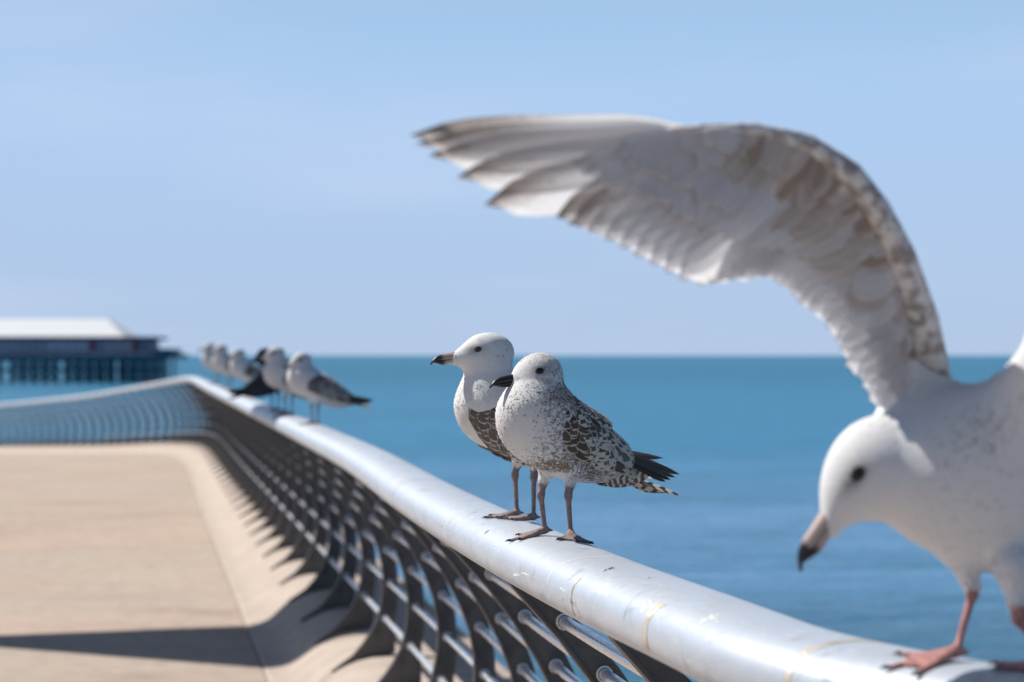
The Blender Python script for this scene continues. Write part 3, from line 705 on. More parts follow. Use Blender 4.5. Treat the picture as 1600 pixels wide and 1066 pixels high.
class Gull:
    """spec in the bird's own frame: x forward, y to its left, z up, origin between its feet on the handrail"""
    def __init__(g, name, label, cat, group, loc_, rz, h, palette, scale=1.0):
        g.root = empty(name, loc_, rz); g.root.scale = (scale,)*3; tag(g.root, label, cat, group); g.pal = palette
        g.B = Body(h); g.M = Matrix.LocRotScale(Vector(loc_), Matrix.Rotation(rz, 3, 'Z'), Vector((scale,)*3)); g.Mi = g.M.inverted()
        g.blobs = []; g.claws = []
    def floor(g, x, y):
        w = g.M @ Vector((x, y, 0)); return (g.Mi @ Vector((w.x, w.y, rail_surface(w.x, w.y)))).z
    def leg(g, hip, knee, foot, toe_dir, thick=1.0, spread=32, toe=.066):
        B = g.B; fx, fy = foot; fz = g.floor(fx, fy) + .0055
        hip, knee = np.array(hip, float), np.array(knee, float); ank = np.array((fx, fy, fz + .006))
        up = hip + (knee-hip)*.62
        B.cap(hip, up, .019*thick, .0095*thick, .02, 0); B.cap(up, knee, .0085*thick, .0060*thick, .008, 1)
        B.ell(knee, (.0074*thick, .0074*thick, .0095*thick), k=.006, kind=1)
        B.cap(knee, ank, .0056*thick, .0046*thick, .005, 1); B.ell(ank, (.0068*thick,)*3, k=.006, kind=1)
        tips = []
        for a in (-spread, 0, spread):
            L = toe*(1.0 if a == 0 else .86); c = R(toe_dir + a); prev = ank
            for q in (.5, 1.0):
                x, y = fx + math.cos(c)*L*q, fy + math.sin(c)*L*q
                nx = np.array((x, y, max(g.floor(x, y), fz - .03) + .0038))
                B.cap(prev, nx, .0046 if q == .5 else .0040, .0040 if q == .5 else .0032, .004, 1); prev = nx
            tips.append(prev); g.claws.append((prev, c))
        for i in (0, 1):
            for w in (.25, .5, .75):
                mid = tips[i]*(1-w) + tips[i+1]*w; mid = ank + (mid-ank)*.80; mid[2] = max(g.floor(mid[0], mid[1]), fz-.03) + .0028
                B.cap(ank, mid, .0034, .0026, .006, 1)
        c = R(toe_dir + 180); B.cap(ank, ank + np.array((math.cos(c)*.014, math.sin(c)*.014, -.001)), .0036, .0026, .004, 1)
    def mark(g, P):
        """marking density 0..1 from soft regions"""
        out = np.full(len(P), g.pal.get('mark0', .3))
        for c, r, val in g.blobs:
            w = np.exp(-((((P - np.array(c))/np.array(r))**2).sum(1))); out = out*(1-w) + val*w
        return np.clip(out, 0, 1)
    def skin(g, head, hf, up=(0, 0, 1), eye=(.022, .033, .010), patch=.017):
        g.H = Vector(head); Rm = _rotf(hf, up); g.Rh = Rm
        g.HM = Matrix([[Rm[0][i], Rm[1][i], Rm[2][i], head[i]] for i in range(3)] + [[0, 0, 0, 1]])
        V, Q = g.B.mesh(); me = np_mesh('gull_body', V, Q)
        for _ in range(1):
            pass
        kd = g.B.kinds(V); leg = np.clip((kd[0]-kd.get(1, 9.0))/.003 + .5, 0, 1) if 1 in kd else np.zeros(len(V))
        g.V, g.leg_ = V, leg; me.update(); g.N = vnormals(me)
        vattr(me, 'mark', g.mark(V)); vattr(me, 'leg', leg)
        ep = np.zeros(len(V))
        for s in (1, -1):
            c = np.array(g.HM @ Vector((eye[0], s*eye[1], eye[2]))); e = (V-c) @ Rm.T
            ep = np.maximum(ep, np.exp(-((e[:, 0]+g.pal.get('patch_x', -.003))/(patch*1.25))**2 - (e[:, 2]/(patch*.6))**2 - (e[:, 1]/.02)**2))
        vattr(me, 'eyepatch', np.clip(ep*g.pal.get('patch', .8), 0, 1)); me.materials.append(g.pal['skin'])
        g.body = link('body', me, None, g.root)
        # eyes sit on the surface beside the head
        for s in (1, -1):
            c = g.HM @ Vector((eye[0], s*.08, eye[2]))
            i = np.argmin(np.linalg.norm(np.cross(V - np.array(c), Rm[1]), axis=1) + np.where(((V-np.array(g.H)) @ Rm[1])*s > .008, 0, 1))
            p = V[i]; nn = Vector(g.N[i])
            er = g.pal.get('eye_r', .0056); bm = bmesh.new(); bmesh.ops.create_uvsphere(bm, u_segments=16, v_segments=10, radius=er)
            me2 = bpy.data.meshes.new('eye'); bm.to_mesh(me2); bm.free(); me2.polygons.foreach_set('use_smooth', [True]*len(me2.polygons)); me2.materials.append(g.pal.get('eye', EYE))
            o = link('eye', me2, None, g.root); o.location = Vector(p) - nn*er*.35
            mb = MB(); n_ = 18; ro, ri = er*1.22, er*.36
            for k in range(n_):
                a = 2*math.pi*k/n_
                for b in range(6):
                    bb = 2*math.pi*b/6; rr = er*1.0 + ri*math.cos(bb); mb.v.append((rr*math.cos(a)*1.12, rr*math.sin(a)*.9, ri*math.sin(bb)))
            for k in range(n_):
                for b in range(6): mb.f.append((k*6+b, ((k+1) % n_)*6+b, ((k+1) % n_)*6+(b+1) % 6, k*6+(b+1) % 6))
            rim = mb.build('eyelid', RIM, g.root, True)
            fx = Vector(Rm[0]); fx = (fx - nn*fx.dot(nn)).normalized(); yy = nn.cross(fx)
            rim.matrix_local = Matrix(((fx.x, yy.x, nn.x, p[0]+nn.x*.0008), (fx.y, yy.y, nn.y, p[1]+nn.y*.0008), (fx.z, yy.z, nn.z, p[2]+nn.z*.0008), (0, 0, 0, 1)))
        for p, c in g.claws:
            mb = MB(); d = np.array((math.cos(c), math.sin(c), 0)); mb.tube([p, p + d*.006 + np.array((0, 0, .0006)), p + d*.011 - np.array((0, 0, .002))], [.0030, .0022, .0006], 8); mb.build('claw', CLAW, g.root, True)
    def bill(g, base, L, scale, mat, pitch=0.0):
        M = g.HM @ Matrix.Translation(Vector(base)) @ Matrix.Rotation(R(pitch), 4, 'Y')
        b = bill_part(g.root, M, L, False, mat, scale); bill_part(g.root, M, L, True, mat, scale)
    def coat(g, size=.017, gap=.42, head_size=.008, head_r=.055, skip=None, back=(-.92, 0, -.40), front=.72):
        V, N = g.V, g.N; Hc = np.array(g.H); hf = np.array(g.Rh[0])
        dh = np.linalg.norm(V - Hc, axis=1); ahead = (V - Hc) @ hf
        ok = (g.leg_ < .2) & ~((dh < head_r*1.25) & (ahead > head_r*front))
        if skip is not None: ok &= ~skip(V)
        bk = np.array(back)
        def flow(P):
            w = np.clip((np.linalg.norm(P-Hc, axis=1)-head_r*.9)/.06, 0, 1)[:, None]
            rad = P - (Hc + hf*.05); rad /= np.linalg.norm(rad, axis=1, keepdims=True)
            return rad*(1-w) + bk*w
        def sz(P):
            w = np.clip((np.linalg.norm(P-Hc, axis=1)-head_r*.8)/.11, 0, 1); return head_size*(1-w) + size*w
        wh, dk = np.array(g.pal['white']), np.array(g.pal['dark'])
        def colf(P):
            mk_ = g.mark(P); r = RNG.random(len(P)); s = np.clip((mk_ - r*.9 + .05)/.22, 0, 1)[:, None]
            v = RNG.uniform(.80, 1.06, (len(P), 1)); fa = (wh*(1-s) + dk*s)*v
            e = np.clip(s*.45*mk_[:, None], 0, 1); fb = (wh*(1-e) + dk*e)*RNG.uniform(.9, 1.05, (len(P), 1)); return fa, np.clip(fb, 0, .85)
        return plumes(g.root, V, N, ok, flow, sz, gap, colf, Hc)

# ---- folded wing laid over the flank
WT = np.array([0, .12, .3, .5, .7, .85, 1.0])
def wing_table(x0, x1, zf, zr, w, hh):
    xs = np.interp(WT, [0, 1], [x0, x1]); zs = np.interp(WT, [0, 1], [zf, zr])
    return xs, zs, np.array([.62, .90, 1.02, .98, .76, .54, .34])*w, np.array([.62, .92, 1.02, .98, .78, .56, .34])*hh
def wing_pt(T, t, ph, side, lift=0.0):
    xs, zs, ws, hs = T
    c = np.array((np.interp(t, WT, xs), 0, np.interp(t, WT, zs))); w = np.interp(t, WT, ws)+lift; h = np.interp(t, WT, hs)+lift
    return c + np.array((0, side*w*math.cos(R(ph)), h*math.sin(R(ph))))
def wing_fr(T, t, ph, side, lift=0.0):
    p = wing_pt(T, t, ph, side, lift); e = .01
    tt = wing_pt(T, min(t+e, 1), ph, side, lift) - wing_pt(T, max(t-e, 0), ph, side, lift)
    tp = wing_pt(T, t, ph+1, side, lift) - wing_pt(T, t, ph-1, side, lift)
    n = np.cross(tt, tp)*(-1 if side > 0 else 1); c = p - np.array((np.interp(t, WT, T[0]), 0, np.interp(t, WT, T[1])))
    if n @ c < 0: n = -n
    return p, tt/np.linalg.norm(tt), tp/np.linalg.norm(tp), n/np.linalg.norm(n)
def folded_wing(g, T, side, mats, ph0=-28, ph1=78, detail=1.0, prim_dir=None, prim_len=.15, droop=0.0):
    """shell with rows of coverts, scapulars, tertials and primaries as sub-parts"""
    nt, nph = 16, 14; V = []; Fc = []
    for lay in (.004, -.004):
        for i in range(nt+1):
            t = i/nt; shrink = 1 - .55*max(0, (.14-t)/.14)**2 - .25*max(0, (t-.8)/.2)
            mid = (ph0+ph1)/2 + 6
            for j in range(nph+1):
                ph = mid + (ph0 + (ph1-ph0)*j/nph - mid)*shrink
                V.append(wing_pt(T, t, ph, side, lay))
    n = (nt+1)*(nph+1); W = nph+1
    for i in range(nt):
        for j in range(nph):
            a = i*W+j; Fc.append((a, a+1, a+W+1, a+W)); b = a+n; Fc.append((b, b+W, b+W+1, b+1))
    for i in range(nt):
        a = i*W; Fc.append((a, a+W, a+W+n, a+n)); a = i*W+nph; Fc.append((a, a+n, a+W+n, a+W))
    for j in range(nph):
        Fc.append((j, j+n, j+1+n, j+1)); a = nt*W+j; Fc.append((a, a+1, a+1+n, a+n))
    wing = mk('wing', V, Fc, mats['shell'], g.root)
    bm = bmesh.new(); bm.from_mesh(wing.data); bmesh.ops.recalc_face_normals(bm, faces=bm.faces); bm.to_mesh(wing.data); bm.free()
    small, med, big, tert, prim = mats['me']
    rows = [  # t0, ph from, ph to, count, mesh, lift, tilt to lower edge
        (.72, -14, 40, 6, tert, .003, -.10), (.62, 4, 66, 6, tert, .006, .0),
        (.50, -26, 30, 10, big, .005, -.16), (.58, 34, 74, 6, big, .008, .05),
        (.42, -28, 32, 11, big, .006, -.20), (.48, 36, 76, 8, big, .010, .05),
        (.33, -28, 34, 12, med, .008, -.26), (.40, 38, 78, 9, med, .011, .05),
        (.26, -26, 36, 12, med, .009, -.28), (.32, 38, 80, 10, med, .012, .02),
        (.19, -22, 40, 13, small, .010, -.30), (.245, 42, 82, 10, small, .013, .0), (.17, 44, 84, 9, small, .013, .0),
        (.125, -18, 46, 14, small, .010, -.30), (.06, -10, 66, 13, small, .010, -.28), (.01, -2, 60, 10, small, .008, -.2)]
    if detail < .9: rows = rows[0:8]
    for t0, a, b, cnt, me, lift, tilt in rows:
        cnt = max(3, int(cnt*detail)); a += (ph0+28 if a < 20 else 0)
        for q in range(cnt):
            ph = a + (b-a)*(q+.5)/cnt + random.uniform(-2, 2); t = max(0, t0 + random.uniform(-.018, .018))
            p, tt, tp, nn = wing_fr(T, t, ph, side, lift*.55)
            d = tt + tp*(tilt + random.uniform(-.08, .08)) + nn*.05
            me_ = mats['dark_me'][me] if ('dark_me' in mats and me in mats['dark_me'] and ph < 30 and t < .34 and random.random() < .72) else me
            put('covert' if me in (small, med, big) else 'tertial', me_, wing, p, d, nn, random.uniform(.9, 1.12))
    for q in range(4):
        p, tt, tp, nn = wing_fr(T, .82, 2 + 5*q, side, .003 - .0009*q)
        d = Vector(prim_dir[0]) + Vector(prim_dir[1])*(q-1.5)*.5; d.y *= side; d.y += side*.03*(1.5-q)
        put('primary_feather', prim, wing, p, d, nn*.6 + np.array((0, side*.5, .5)), prim_len/.15*(.72+.10*q), .9)
    return wing
def tail(g, pos, d, n, mats, cnt=9, spread=26, parent=None, L=1.0):
    t = mk('tail', *tail_base(pos, d), mats['shell'], g.root)
    d = Vector(d).normalized(); s = Vector((0, 1, 0))
    for q in range(cnt):
        a = (q/(cnt-1)-.5)*2; dd = d + s*math.tan(R(spread*.5))*a
        put('tail_feather', mats['tail'], t, Vector(pos) + s*.012*a + Vector((0, 0, .004 - .005*abs(a))), dd, Vector(n) + s*a*.5, L*(1 - .06*abs(a)), L)
    return t
def tail_base(pos, d):
    mb = MB(); d = Vector(d).normalized(); p = Vector(pos); mb.tube([p - d*.03, p, p + d*.035], [.012, .013, .004], 10); return mb.v, mb.f
# ------------------------------------------------------------------ the gulls on the handrail
LEG_GREY = (0.30, 0.20, 0.19); LEG_PINK = (0.46, 0.21, 0.19)
SK_A = plumage_mat('speckled_plumage', (0.64, 0.63, 0.62), (0.17, 0.135, 0.11), (0.28, 0.21, 0.20))
SK_B = plumage_mat('white_plumage', (0.68, 0.68, 0.67), (0.24, 0.20, 0.17), (0.30, 0.22, 0.215))
SK_G = plumage_mat('grey_streaked_plumage', (0.55, 0.55, 0.56), (0.22, 0.20, 0.19), (0.30, 0.20, 0.19))
SK_W = plumage_mat('clean_white_plumage', (0.66, 0.66, 0.66), (0.30, 0.27, 0.25), (0.46, 0.22, 0.20))
SK_D = plumage_mat('slate_plumage', (0.035, 0.045, 0.065), (0.015, 0.018, 0.025), (0.10, 0.08, 0.08))
BILL_A = bill_mat('dark_bill', (0.16, 0.12, 0.11), (0.012, 0.011, 0.012), .02, .38)
BILL_B = bill_mat('pinkish_bill', (0.35, 0.285, 0.25), (0.014, 0.012, 0.012), .52, .70)
BILL_W = bill_mat('grey_pink_bill', (0.42, 0.33, 0.30), (0.014, 0.012, 0.013), .60, .72)
BILL_D = bill_mat('slate_bill', (0.06, 0.06, 0.07), (0.02, 0.02, 0.02), .3, .7)
def mats(name, dark, light, pk='notch', prim=(0.030, 0.022, 0.017), tl=None, shell=None, dark_mat=None):
    fm = feather_mat(name + '_covert', pk, dark, light); fr = feather_mat(name + '_scapular', 'fringe', dark, light)
    fp = feather_mat(name + '_primary', 'plain', prim, tuple(min(.6, x*1.0) for x in light)); ft = feather_mat(name + '_tail', 'bar', tl or (0.03, 0.025, 0.02), light)
    sh = Mat(name + '_shell', shell or dark, .8).m
    out = {'shell': sh, 'fr': fr, 'fm': fm, 'me': (feather_me('covert', .027, .018, fr), feather_me('covert', .034, .020, fm), feather_me('covert', .048, .023, fm),
                                   feather_me('tertial', .085, .030, fm, 'hand'), feather_me('primary_feather', .15, .019, fp, 'hand', .10, .05)),
            'tail': feather_me('tail_feather', .13, .026, ft, 'hand', .05, .02)}
    if dark_mat is not None: out['dark_me'] = {out['me'][0]: feather_me('covert', .027, .018, dark_mat), out['me'][1]: feather_me('covert', .034, .020, dark_mat), out['me'][2]: feather_me('covert', .048, .022, dark_mat)}
    return out
MA = mats('chequered', (0.080, 0.061, 0.048), (0.56, 0.51, 0.45), dark_mat=feather_mat('dark_laced_covert', 'fringe', (0.055, 0.040, 0.030), (0.46, 0.40, 0.33))); MB_ = mats('brown', (0.115, 0.085, 0.062), (0.60, 0.57, 0.53), 'notch')
MG = mats('grey_brown', (0.11, 0.10, 0.10), (0.42, 0.40, 0.38), 'notch'); MD = mats('slate', (0.020, 0.026, 0.040), (0.04, 0.05, 0.07), 'fringe')

UTC = feather_me('undertail_covert', .062, .026, feather_mat('undertail_covert', 'bar', (0.66, 0.62, 0.56), (0.14, 0.11, 0.085)), 'round')
# --- the speckled gull in focus
def feet_at(px, py, d): w = place_px(px, py, d); return (w.x, w.y, rail_surface(w.x, w.y))
gA = Gull('gull', 'speckled young gull with dark bill and chequered brown wing, in front of the white-headed gull', 'gull', 'gulls standing on the handrail',
          feet_at(866, 840, 3.83), R(215), .0026, dict(skin=SK_A, white=(0.68, 0.66, 0.64), dark=(0.345, 0.30, 0.27), mark0=.5, patch=.7, patch_x=.008, eye_r=.0058))
b = gA.B
b.ell((-.022, 0, .190), (.140, .072, .074), (.91, 0, .40), .03); b.ell((.040, 0, .226), (.078, .070, .077), k=.03)
b.ell((-.128, 0, .148), (.072, .036, .034), (.93, 0, .36), .04); b.cap((.042, 0, .255), (.040, -.003, .300), .060, .042, .035)
hA = Vector((-.90, -.40, -.10)); hl = Matrix.Rotation(-R(215), 3, 'Z') @ hA
f = np.array(hl.normalized()); H = np.array((.031, -.004, .318))
b.ell(H, (.043, .036, .036), f, .02); b.ell(H + f*.024 + np.array((0, 0, -.006)), (.027, .024, .022), f, .018); b.ell(H - np.array((0, 0, .018)) + f*.004, (.034, .032, .028), f, .02)
b.cap(H + f*.026 - np.array((0, 0, .007)), H + f*.049 - np.array((0, 0, .0110)), .019, .0100, .012)
gA.leg((-.010, -.034, .150), (.006, -.036, .080), (-.004, -.036), -34); gA.leg((-.020, .034, .140), (-.006, .037, .082), (-.012, .036), 62)
gA.blobs = [((.10, .01, .24), (.075, .075, .085), .0), (tuple(H), (.05, .05, .05), .52), ((.03, .045, .262), (.05, .04, .03), .95), ((-.01, .03, .135), (.10, .08, .035), .85), ((.03, .07, .20), (.06, .03, .06), .62), ((-.01, 0, .112), (.03, .05, .02), .05), ((-.03, 0, .28), (.03, .05, .04), .8)]
gA.skin(H, f, eye=(.020, .035, .004)); gA.bill((.038, 0, -.0090), .070, 1.12, BILL_A, 4)
TA = wing_table(.072, -.190, .232, .122, .074, .076)
WA = [folded_wing(gA, TA, s, MA, prim_dir=((-1, 0, -.34), (0, .02, .10)), prim_len=.150) for s in (1, -1)]
tail(gA, (-.172, 0, .112), (-1, 0, -.34), (0, 0, 1), MA, 9, 26)
gA.coat(.0185, .36, .0070, .046, skip=lambda V: ((V[:, 2] > .235) & (V[:, 0] < -.03)) | (V[:, 2] < .114))

for q in range(16):
    a = (q % 8 - 3.5)/3.5; r_ = q//8 - .8
    put('undertail_covert', UTC, gA.body, Vector((-.135 - .028*r_, .026*a,   .118 - .018*math.sqrt(1-a*a*.9) + .004*r_)), Vector((-1, .18*a, -.02)), Vector((0, a*.9, -.8 + .5*abs(a))), RNG.uniform(.9, 1.15))
# --- the white headed gull behind it
gB = Gull('gull', 'white-headed gull with pinkish black-tipped bill, standing just behind the speckled gull', 'gull', 'gulls standing on the handrail',
          feet_at(817, 812, 4.27), R(192), .0028, dict(skin=SK_B, white=(0.73, 0.72, 0.70), dark=(0.50, 0.47, 0.445), mark0=.10, patch=.7, patch_x=-.010, eye=PALE_EYE if 'PALE_EYE' in globals() else EYE_P, eye_r=.0052))
b = gB.B
b.ell((-.030, 0, .188), (.165, .074, .076), (.88, 0, .47), .03); b.ell((.064, 0, .236), (.082, .070, .080), (.8, 0, .6), .03)
b.ell((-.15, 0, .135), (.075, .036, .034), (.93, 0, .36), .04); b.cap((.070, 0, .262), (.078, .0, .315), .066, .047, .035)
f = np.array((1.0, 0.05, -.05)); f /= np.linalg.norm(f); H = np.array((.076, 0, .357))
b.ell(H, (.056, .040, .043), f, .02); b.ell(H + f*.036 + np.array((0, 0, -.010)), (.030, .024, .021), f, .02); b.ell(H - np.array((0, 0, .022)) + f*.0, (.042, .038, .032), f, .02)
b.cap(H + f*.022 + np.array((0, 0, .000)), H + f*.072 - np.array((0, 0, .0085)), .030, .0130, .014)
gB.leg((.000, -.034, .155), (.010, -.034, .092), (.006, -.033), 0); gB.leg((-.020, .034, .150), (-.016, .036, .092), (-.016, .034), -6)
gB.blobs = [((.10, 0, .24), (.08, .08, .08), .03), (tuple(H), (.06, .06, .05), .50), ((.0, 0, .33), (.05, .06, .05), .60), ((.05, .05, .265), (.04, .04, .03), .30), ((.04, .07, .225), (.05, .03, .04), .5)]
gB.skin(H, f, eye=(.031, .034, .009)); gB.bill((.058, 0, -.0065), .070, 1.22, BILL_B, 5)
TB = wing_table(.128, -.215, .226, .110, .080, .080)
[folded_wing(gB, TB, s, MB_, ph0=-48, prim_dir=((-1, 0, -.15), (0, .02, .10)), prim_len=.15) for s in (1, -1)]
tail(gB, (-.19, 0, .115), (-1, 0, -.25), (0, 0, 1), MB_, 7, 22)
gB.coat(.018, .42, .009, .056, skip=lambda V: ((V[:, 2] > .235) & (V[:, 0] < -.03)) | (V[:, 2] < .114))

# --- the gull with its wing raised, close on the right
D_W = 2.28
pW = place_px(1480, 1043, D_W)
gW = Gull('gull', 'white gull on the right bending down with one wing raised high', 'gull', 'gulls standing on the handrail', (pW.x, pW.y, pW.z), R(210), .0032,
          dict(skin=SK_W, white=(0.67, 0.67, 0.67), dark=(0.62, 0.60, 0.595), mark0=.10, patch=.8, eye_r=.0062))
def LW(px, py, dd=0.0): return np.array(gW.Mi @ place_px(px, py, D_W + dd))
def LV(v): return np.array(Matrix.Rotation(-R(210), 3, 'Z') @ Vector(v))
b = gW.B
b.ell(LW(1618, 786, .05), (.170, .085, .094), LV((-.86, -.45, .16)), .04); b.ell(LW(1494, 752, 0), (.095, .078, .076), LV((-.85, -.4, -.1)), .04)
b.cap(LW(1480, 722, 0), LW(1382, 722, -.01), .073, .046, .04)
f = LV((-.57, -.16, -.80)); f /= np.linalg.norm(f); H = LW(1346, 731, -.015)
b.ell(H, (.056, .038, .040), f, .025); b.ell(H + f*.034 + LV((.004, 0, -.002)), (.034, .023, .023), f, .02); b.ell(H + LV((.024, 0, -.004)), (.050, .038, .037), f, .03)
b.cap(H + f*.040 + LV((.004, 0, -.002)), H + f*.076 + LV((.006, 0, -.002)), .023, .0125, .014)
b.ell(LW(1448, 655, .05), (.062, .05, .048), k=.04); b.cap(LW(1440, 625, .04), LW(1412, 556, .03), .036, .008, .02)
b.cap(LW(1580, 725, -.02), LW(1652, 552, -.10), .058, .034, .08)
fw = LW(1494, 1035, .0); fz = gW.floor(fw[0], fw[1])
gW.leg(LW(1498, 865, 0), LW(1519, 926, 0.02), (fw[0], fw[1]), -28, .95, 36, .078)
fx2 = LW(1640, 1050, -.05)
gW.leg(LW(1582, 885, -.06), LW(1592, 966, -.06), (fx2[0], fx2[1]), -10, 1.12)
gW.blobs = [(tuple(LW(1440, 745, -.07)), (.08, .06, .06), .30), (tuple(LW(1530, 680, -.08)), (.07, .06, .06), .55), (tuple(H), (.06, .06, .06), .05)]
gW.skin(H, f, up=tuple(LV((-.85, .0, .5))), eye=(.018, .036, .006), patch=.015); gW.bill((.054, 0, -.0030), .084, 1.28, BILL_W, -1)
gW.coat(.022, .50, .011, .058)
UW = {}
UW['prim'] = feather_mat('underwing_primary', 'flight', (0.82, 0.82, 0.83), (0.33, 0.28, 0.25), .64, (0.62, 0.46, 0.42))
UW['sec'] = feather_mat('underwing_secondary', 'fringe', (0.78, 0.775, 0.79), (0.85, 0.85, 0.86), .60, (0.44, 0.40, 0.36))
UW['great'] = feather_mat('underwing_greater_covert', 'fringe', (0.80, 0.795, 0.81), (0.85, 0.85, 0.86), .50)
UW['tan'] = feather_mat('underwing_tan_covert', 'fringe', (0.66, 0.60, 0.555), (0.75, 0.715, 0.69), .45)
UW['brown'] = feather_mat('underwing_brown_covert', 'fringe', (0.45, 0.345, 0.28), (0.58, 0.52, 0.48), .35)
UW['lead'] = Mat('wing_leading_edge', (0.55, 0.53, 0.52), .8); _n = UW['lead'].noise(60, 4, .6, UW['lead'].coord('Object'))
UW['lead'].color(UW['lead'].mix(UW['lead'].ramp(_n, .42, .62), (0.62, 0.60, 0.59), (0.27, 0.24, 0.23))); UW['lead'] = UW['lead'].m
_lib = {}
def uw_me(kind, mat, L, W, shape):
    k = (kind, mat)
    if k not in _lib: _lib[k] = feather_me(kind, 1.0, W/L, UW[mat], shape, .06, .02, 4, 12, sheet=True)
    return _lib[k]
LE = [(1456, 600, .06), (1440, 500, .02), (1408, 400, -.03), (1372, 328, -.06), (1330, 272, -.08), (1262, 224, -.10), (1180, 203, -.13), (1110, 200, -.15), (1050, 201, -.165)]
PR = [((1075, 206), (638, 212), .034), ((1085, 212), (648, 225), .036), ((1096, 219), (668, 244), .040), ((1108, 228), (713, 278), .044), ((1122, 238), (756, 322), .048), ((1138, 250), (868, 341), .048),
      ((1147, 256), (888, 352), .05), ((1156, 262), (915, 362), .052), ((1165, 268), (942, 375), .052), ((1174, 274), (966, 388), .052), ((1183, 280), (990, 402), .052), ((1192, 286), (1015, 415), .052),
      ((1202, 292), (1038, 428), .052), ((1212, 297), (1062, 440), .052)]
SB = [(1232, 303), (1262, 318), (1292, 336), (1318, 358), (1340, 384), (1358, 412), (1374, 445), (1387, 480), (1398, 515), (1408, 550), (1414, 580), (1418, 605)]
ST = [(1090, 446), (1122, 440), (1150, 430), (1178, 424), (1204, 438), (1230, 452), (1256, 470), (1284, 505), (1310, 545), (1336, 585), (1358, 622), (1378, 648)]
def spread_wing(g, mirror=False):
    def P(px, py, dd):
        if mirror: return np.array(g.Mi @ place_px(3075 - px, py, D_W - .02 - dd*.9))
        return np.array(g.Mi @ place_px(px, py, D_W + dd))
    def le_dd(px, py):       # depth of the wing plane: deeper towards the tip
        return float(np.interp(-px, [-1456, -1400, -1330, -1090, -640], [.06, -.03, -.075, -.155, -.28]))
    nrm_w = LV((.38, -1, -.12)) if not mirror else LV((-.5, 1, .1))
    mb = MB(); mb.tube([P(*q) for q in LE], [.024, .020, .017, .015, .014, .011, .008, .005, .002], 12)
    wing = mb.build('wing', UW['lead'], g.root, True)
    def add(name, b, t, W, mat, shape, db, dt):
        p, q = P(b[0], b[1], le_dd(*b)+db), P(t[0], t[1], (le_dd(*b)*.55+le_dd(*t)*.45 if b[0] > 1225 else le_dd(*t))+dt); L = np.linalg.norm(q-p); me = uw_me(name, mat, .3, .3*.16, shape)
        put(name, me, wing, p, q-p, nrm_w, L, W/.16*1.0)
    def wob(q, s=3): return (q[0]+RNG.normal(0, s), q[1]+RNG.normal(0, s))
    for i, (b, t, W) in enumerate(PR): add('primary_feather', b, t, W*1.15, 'prim' if i < 7 else 'sec', 'hand' if i < 6 else 'round', .012 + .0010*i, .006 + .0018*i)
    ns = 24
    for i in range(ns):
        k = i/(ns-1)*(len(SB)-1); j = min(int(k), len(SB)-2); w = k-j
        b = [SB[j][c]*(1-w)+SB[j+1][c]*w for c in (0, 1)]; t = [ST[j][c]*(1-w)+ST[j+1][c]*w for c in (0, 1)]
        add('secondary_feather', b, wob(t, 3), .046, 'sec', 'round', .020 - .0003*i, .024 - .0003*i)
    PRc = PR[2:6] + PR[6::2]; bases = [p[0] for p in PRc] + SB; tips = [p[1] for p in PRc] + ST
    lead = []
    for bx, by in bases:     # nearest leading edge point
        q = min(((LE[i][0]*(1-w)+LE[i+1][0]*w, LE[i][1]*(1-w)+LE[i+1][1]*w) for i in range(len(LE)-1) for w in np.linspace(0, 1, 12)), key=lambda c: (c[0]-bx)**2+(c[1]-by)**2); lead.append(q)
    def along(arr, k):
        k = k*(len(arr)-1); j = min(int(k), len(arr)-2); w = k-j; return np.array(arr[j])*(1-w) + np.array(arr[j+1])*w
    def row(n, fb, ft, W, pick, db, name='underwing_covert', k0=0.04, k1=.955):
        for i in range(n):
            k = k0 + (k1-k0)*(i+.5)/n; L, B, T = along(lead, k), along(bases, k), along(tips, k)
            pt = lambda f_: L + (B-L)*min(f_, 1) + (T-B)*max(f_-1, 0)
            add(name, wob(pt(fb), 2), wob(pt(ft), 4), W*RNG.uniform(.85, 1.15), pick(k), 'round', db, db + .004)
    row(30, .70, 1.56, .040, lambda k: 'great' if k < .55 or RNG.random() < .3 else 'tan', .008)
    row(40, .40, 1.36, .032, lambda k: 'great' if k < .42 else ('tan' if RNG.random() < .75 else 'great'), .002)
    row(48, .12, 1.10, .026, lambda k: 'great' if k < .22 else ('brown' if RNG.random() < (.55 if .3 < k < .72 else .12) else 'tan'), -.004)
    row(52, -.05, .78, .022, lambda k: 'great' if k < .2 or RNG.random() < .3 else ('brown' if RNG.random() < .6 else 'tan'), -.010)
    return wing
spread_wing(gW); 
spread_wing(gW, True)

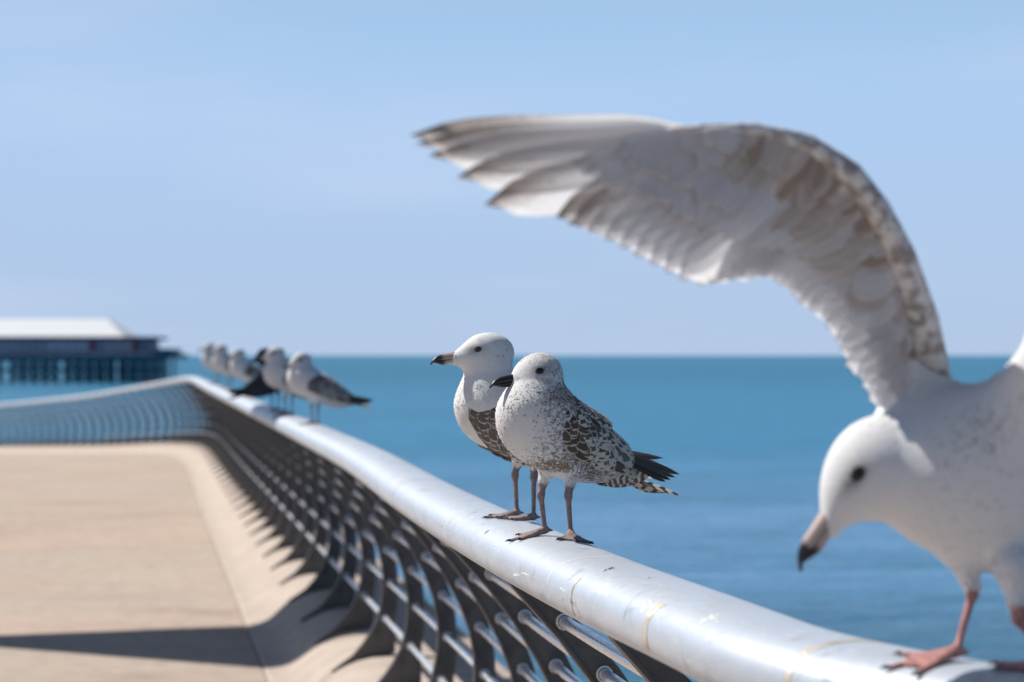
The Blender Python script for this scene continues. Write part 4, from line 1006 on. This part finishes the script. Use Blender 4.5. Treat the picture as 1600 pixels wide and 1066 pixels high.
# --- the group farther along the handrail
def far_gull(label, px, d, rz, pal, wmats, scale=1.0, hd=(1, .05, -.06), Hp=(.070, 0, .342), bmat=None, dz=0.0, h=.005, tuck=0.0):
    X = (px-800)/F*d; z = rail_surface(X, d)
    g = Gull('gull', label, 'gull', 'gulls standing on the handrail', (X, d, z), R(rz), h, pal, scale)
    b = g.B; Hp = np.array(Hp, float)
    b.ell((-.030, 0, .188), (.165, .074, .076), (.88, 0, .47), .03); b.ell((.060, 0, .232), (.084, .072, .080), (.8, 0, .6), .03)
    b.ell((-.15, 0, .135), (.075, .036, .034), (.93, 0, .36), .04); b.cap((.060, 0, .262), Hp - np.array((0, 0, .035)), .062, .046, .03)
    f = np.array(hd, float); f /= np.linalg.norm(f)
    b.ell(Hp, (.054, .040, .043), f, .02); b.ell(Hp + f*.036 + np.array((0, 0, -.010)), (.030, .024, .021), f, .02); b.ell(Hp - np.array((0, 0, .022)), (.042, .038, .032), f, .02)
    b.cap(Hp + f*.050 - np.array((0, 0, .014)), Hp + f*.068 - np.array((0, 0, .017)), .016, .0105, .014)
    g.leg((.000, -.034, .150), (.010, -.034, .092), (.006, -.033), 0); g.leg((-.020, .034, .150), (-.016, .036, .092), (-.016, .034), -6)
    g.blobs = [((.10, 0, .24), (.08, .08, .08), .0), (tuple(Hp), (.06, .06, .05), .05), ((.0, 0, .32), (.05, .06, .05), .5), ((-.02, 0, .13), (.12, .08, .04), .4)]
    g.skin(Hp, f, eye=(.022, .036, .008)); g.bill((.058, 0, -.0145), .060, 1.1, bmat or BILL_B, 3)
    T = wing_table(.075, -.215, .225, .112, .080, .078)
    for s in (1, -1): folded_wing(g, T, s, wmats, prim_dir=((-1, 0, -.22), (0, .02, .10)), prim_len=.15, detail=.6)
    tail(g, (-.19, 0, .115), (-1, 0, -.30), (0, 0, 1), wmats, 5, 22); return g
PF = dict(skin=SK_G, white=(0.73, 0.72, 0.70), dark=(0.26, 0.22, 0.19), mark0=.38, patch=.7)
PDK = dict(skin=SK_D, white=(0.05, 0.06, 0.08), dark=(0.02, 0.025, 0.03), mark0=.5, patch=0)
far_gull('grey-winged gull with a dark tail, the nearest bird of the far group', 491, 10.1, 193, PF, MG, .98, hd=(1, .35, -.16), Hp=(.066, 0, .330))
far_gull('upright white-breasted gull looking left beside the dark slate bird', 450, 11.7, 200, PF, MG, 1.04)
dk = far_gull('dark slate bird with black tail turned towards the paving, behind the upright white gull', 431, 12.5, 22, PDK, MD, 1.0, hd=(-.95, -.1, -.28), Hp=(-.065, .02, .352), bmat=BILL_D)
far_gull('buff-bellied gull between the dark bird and the two distant gulls', 386, 17.4, 205, PF, MG, 1.08)
far_gull('fluffed white gull with grey wing, next to last along the handrail', 358, 20.8, 200, PF, MG, 1.22)
far_gull('most distant white gull, last along the handrail by the bend', 339, 23.8, 205, PF, MG, 1.30)
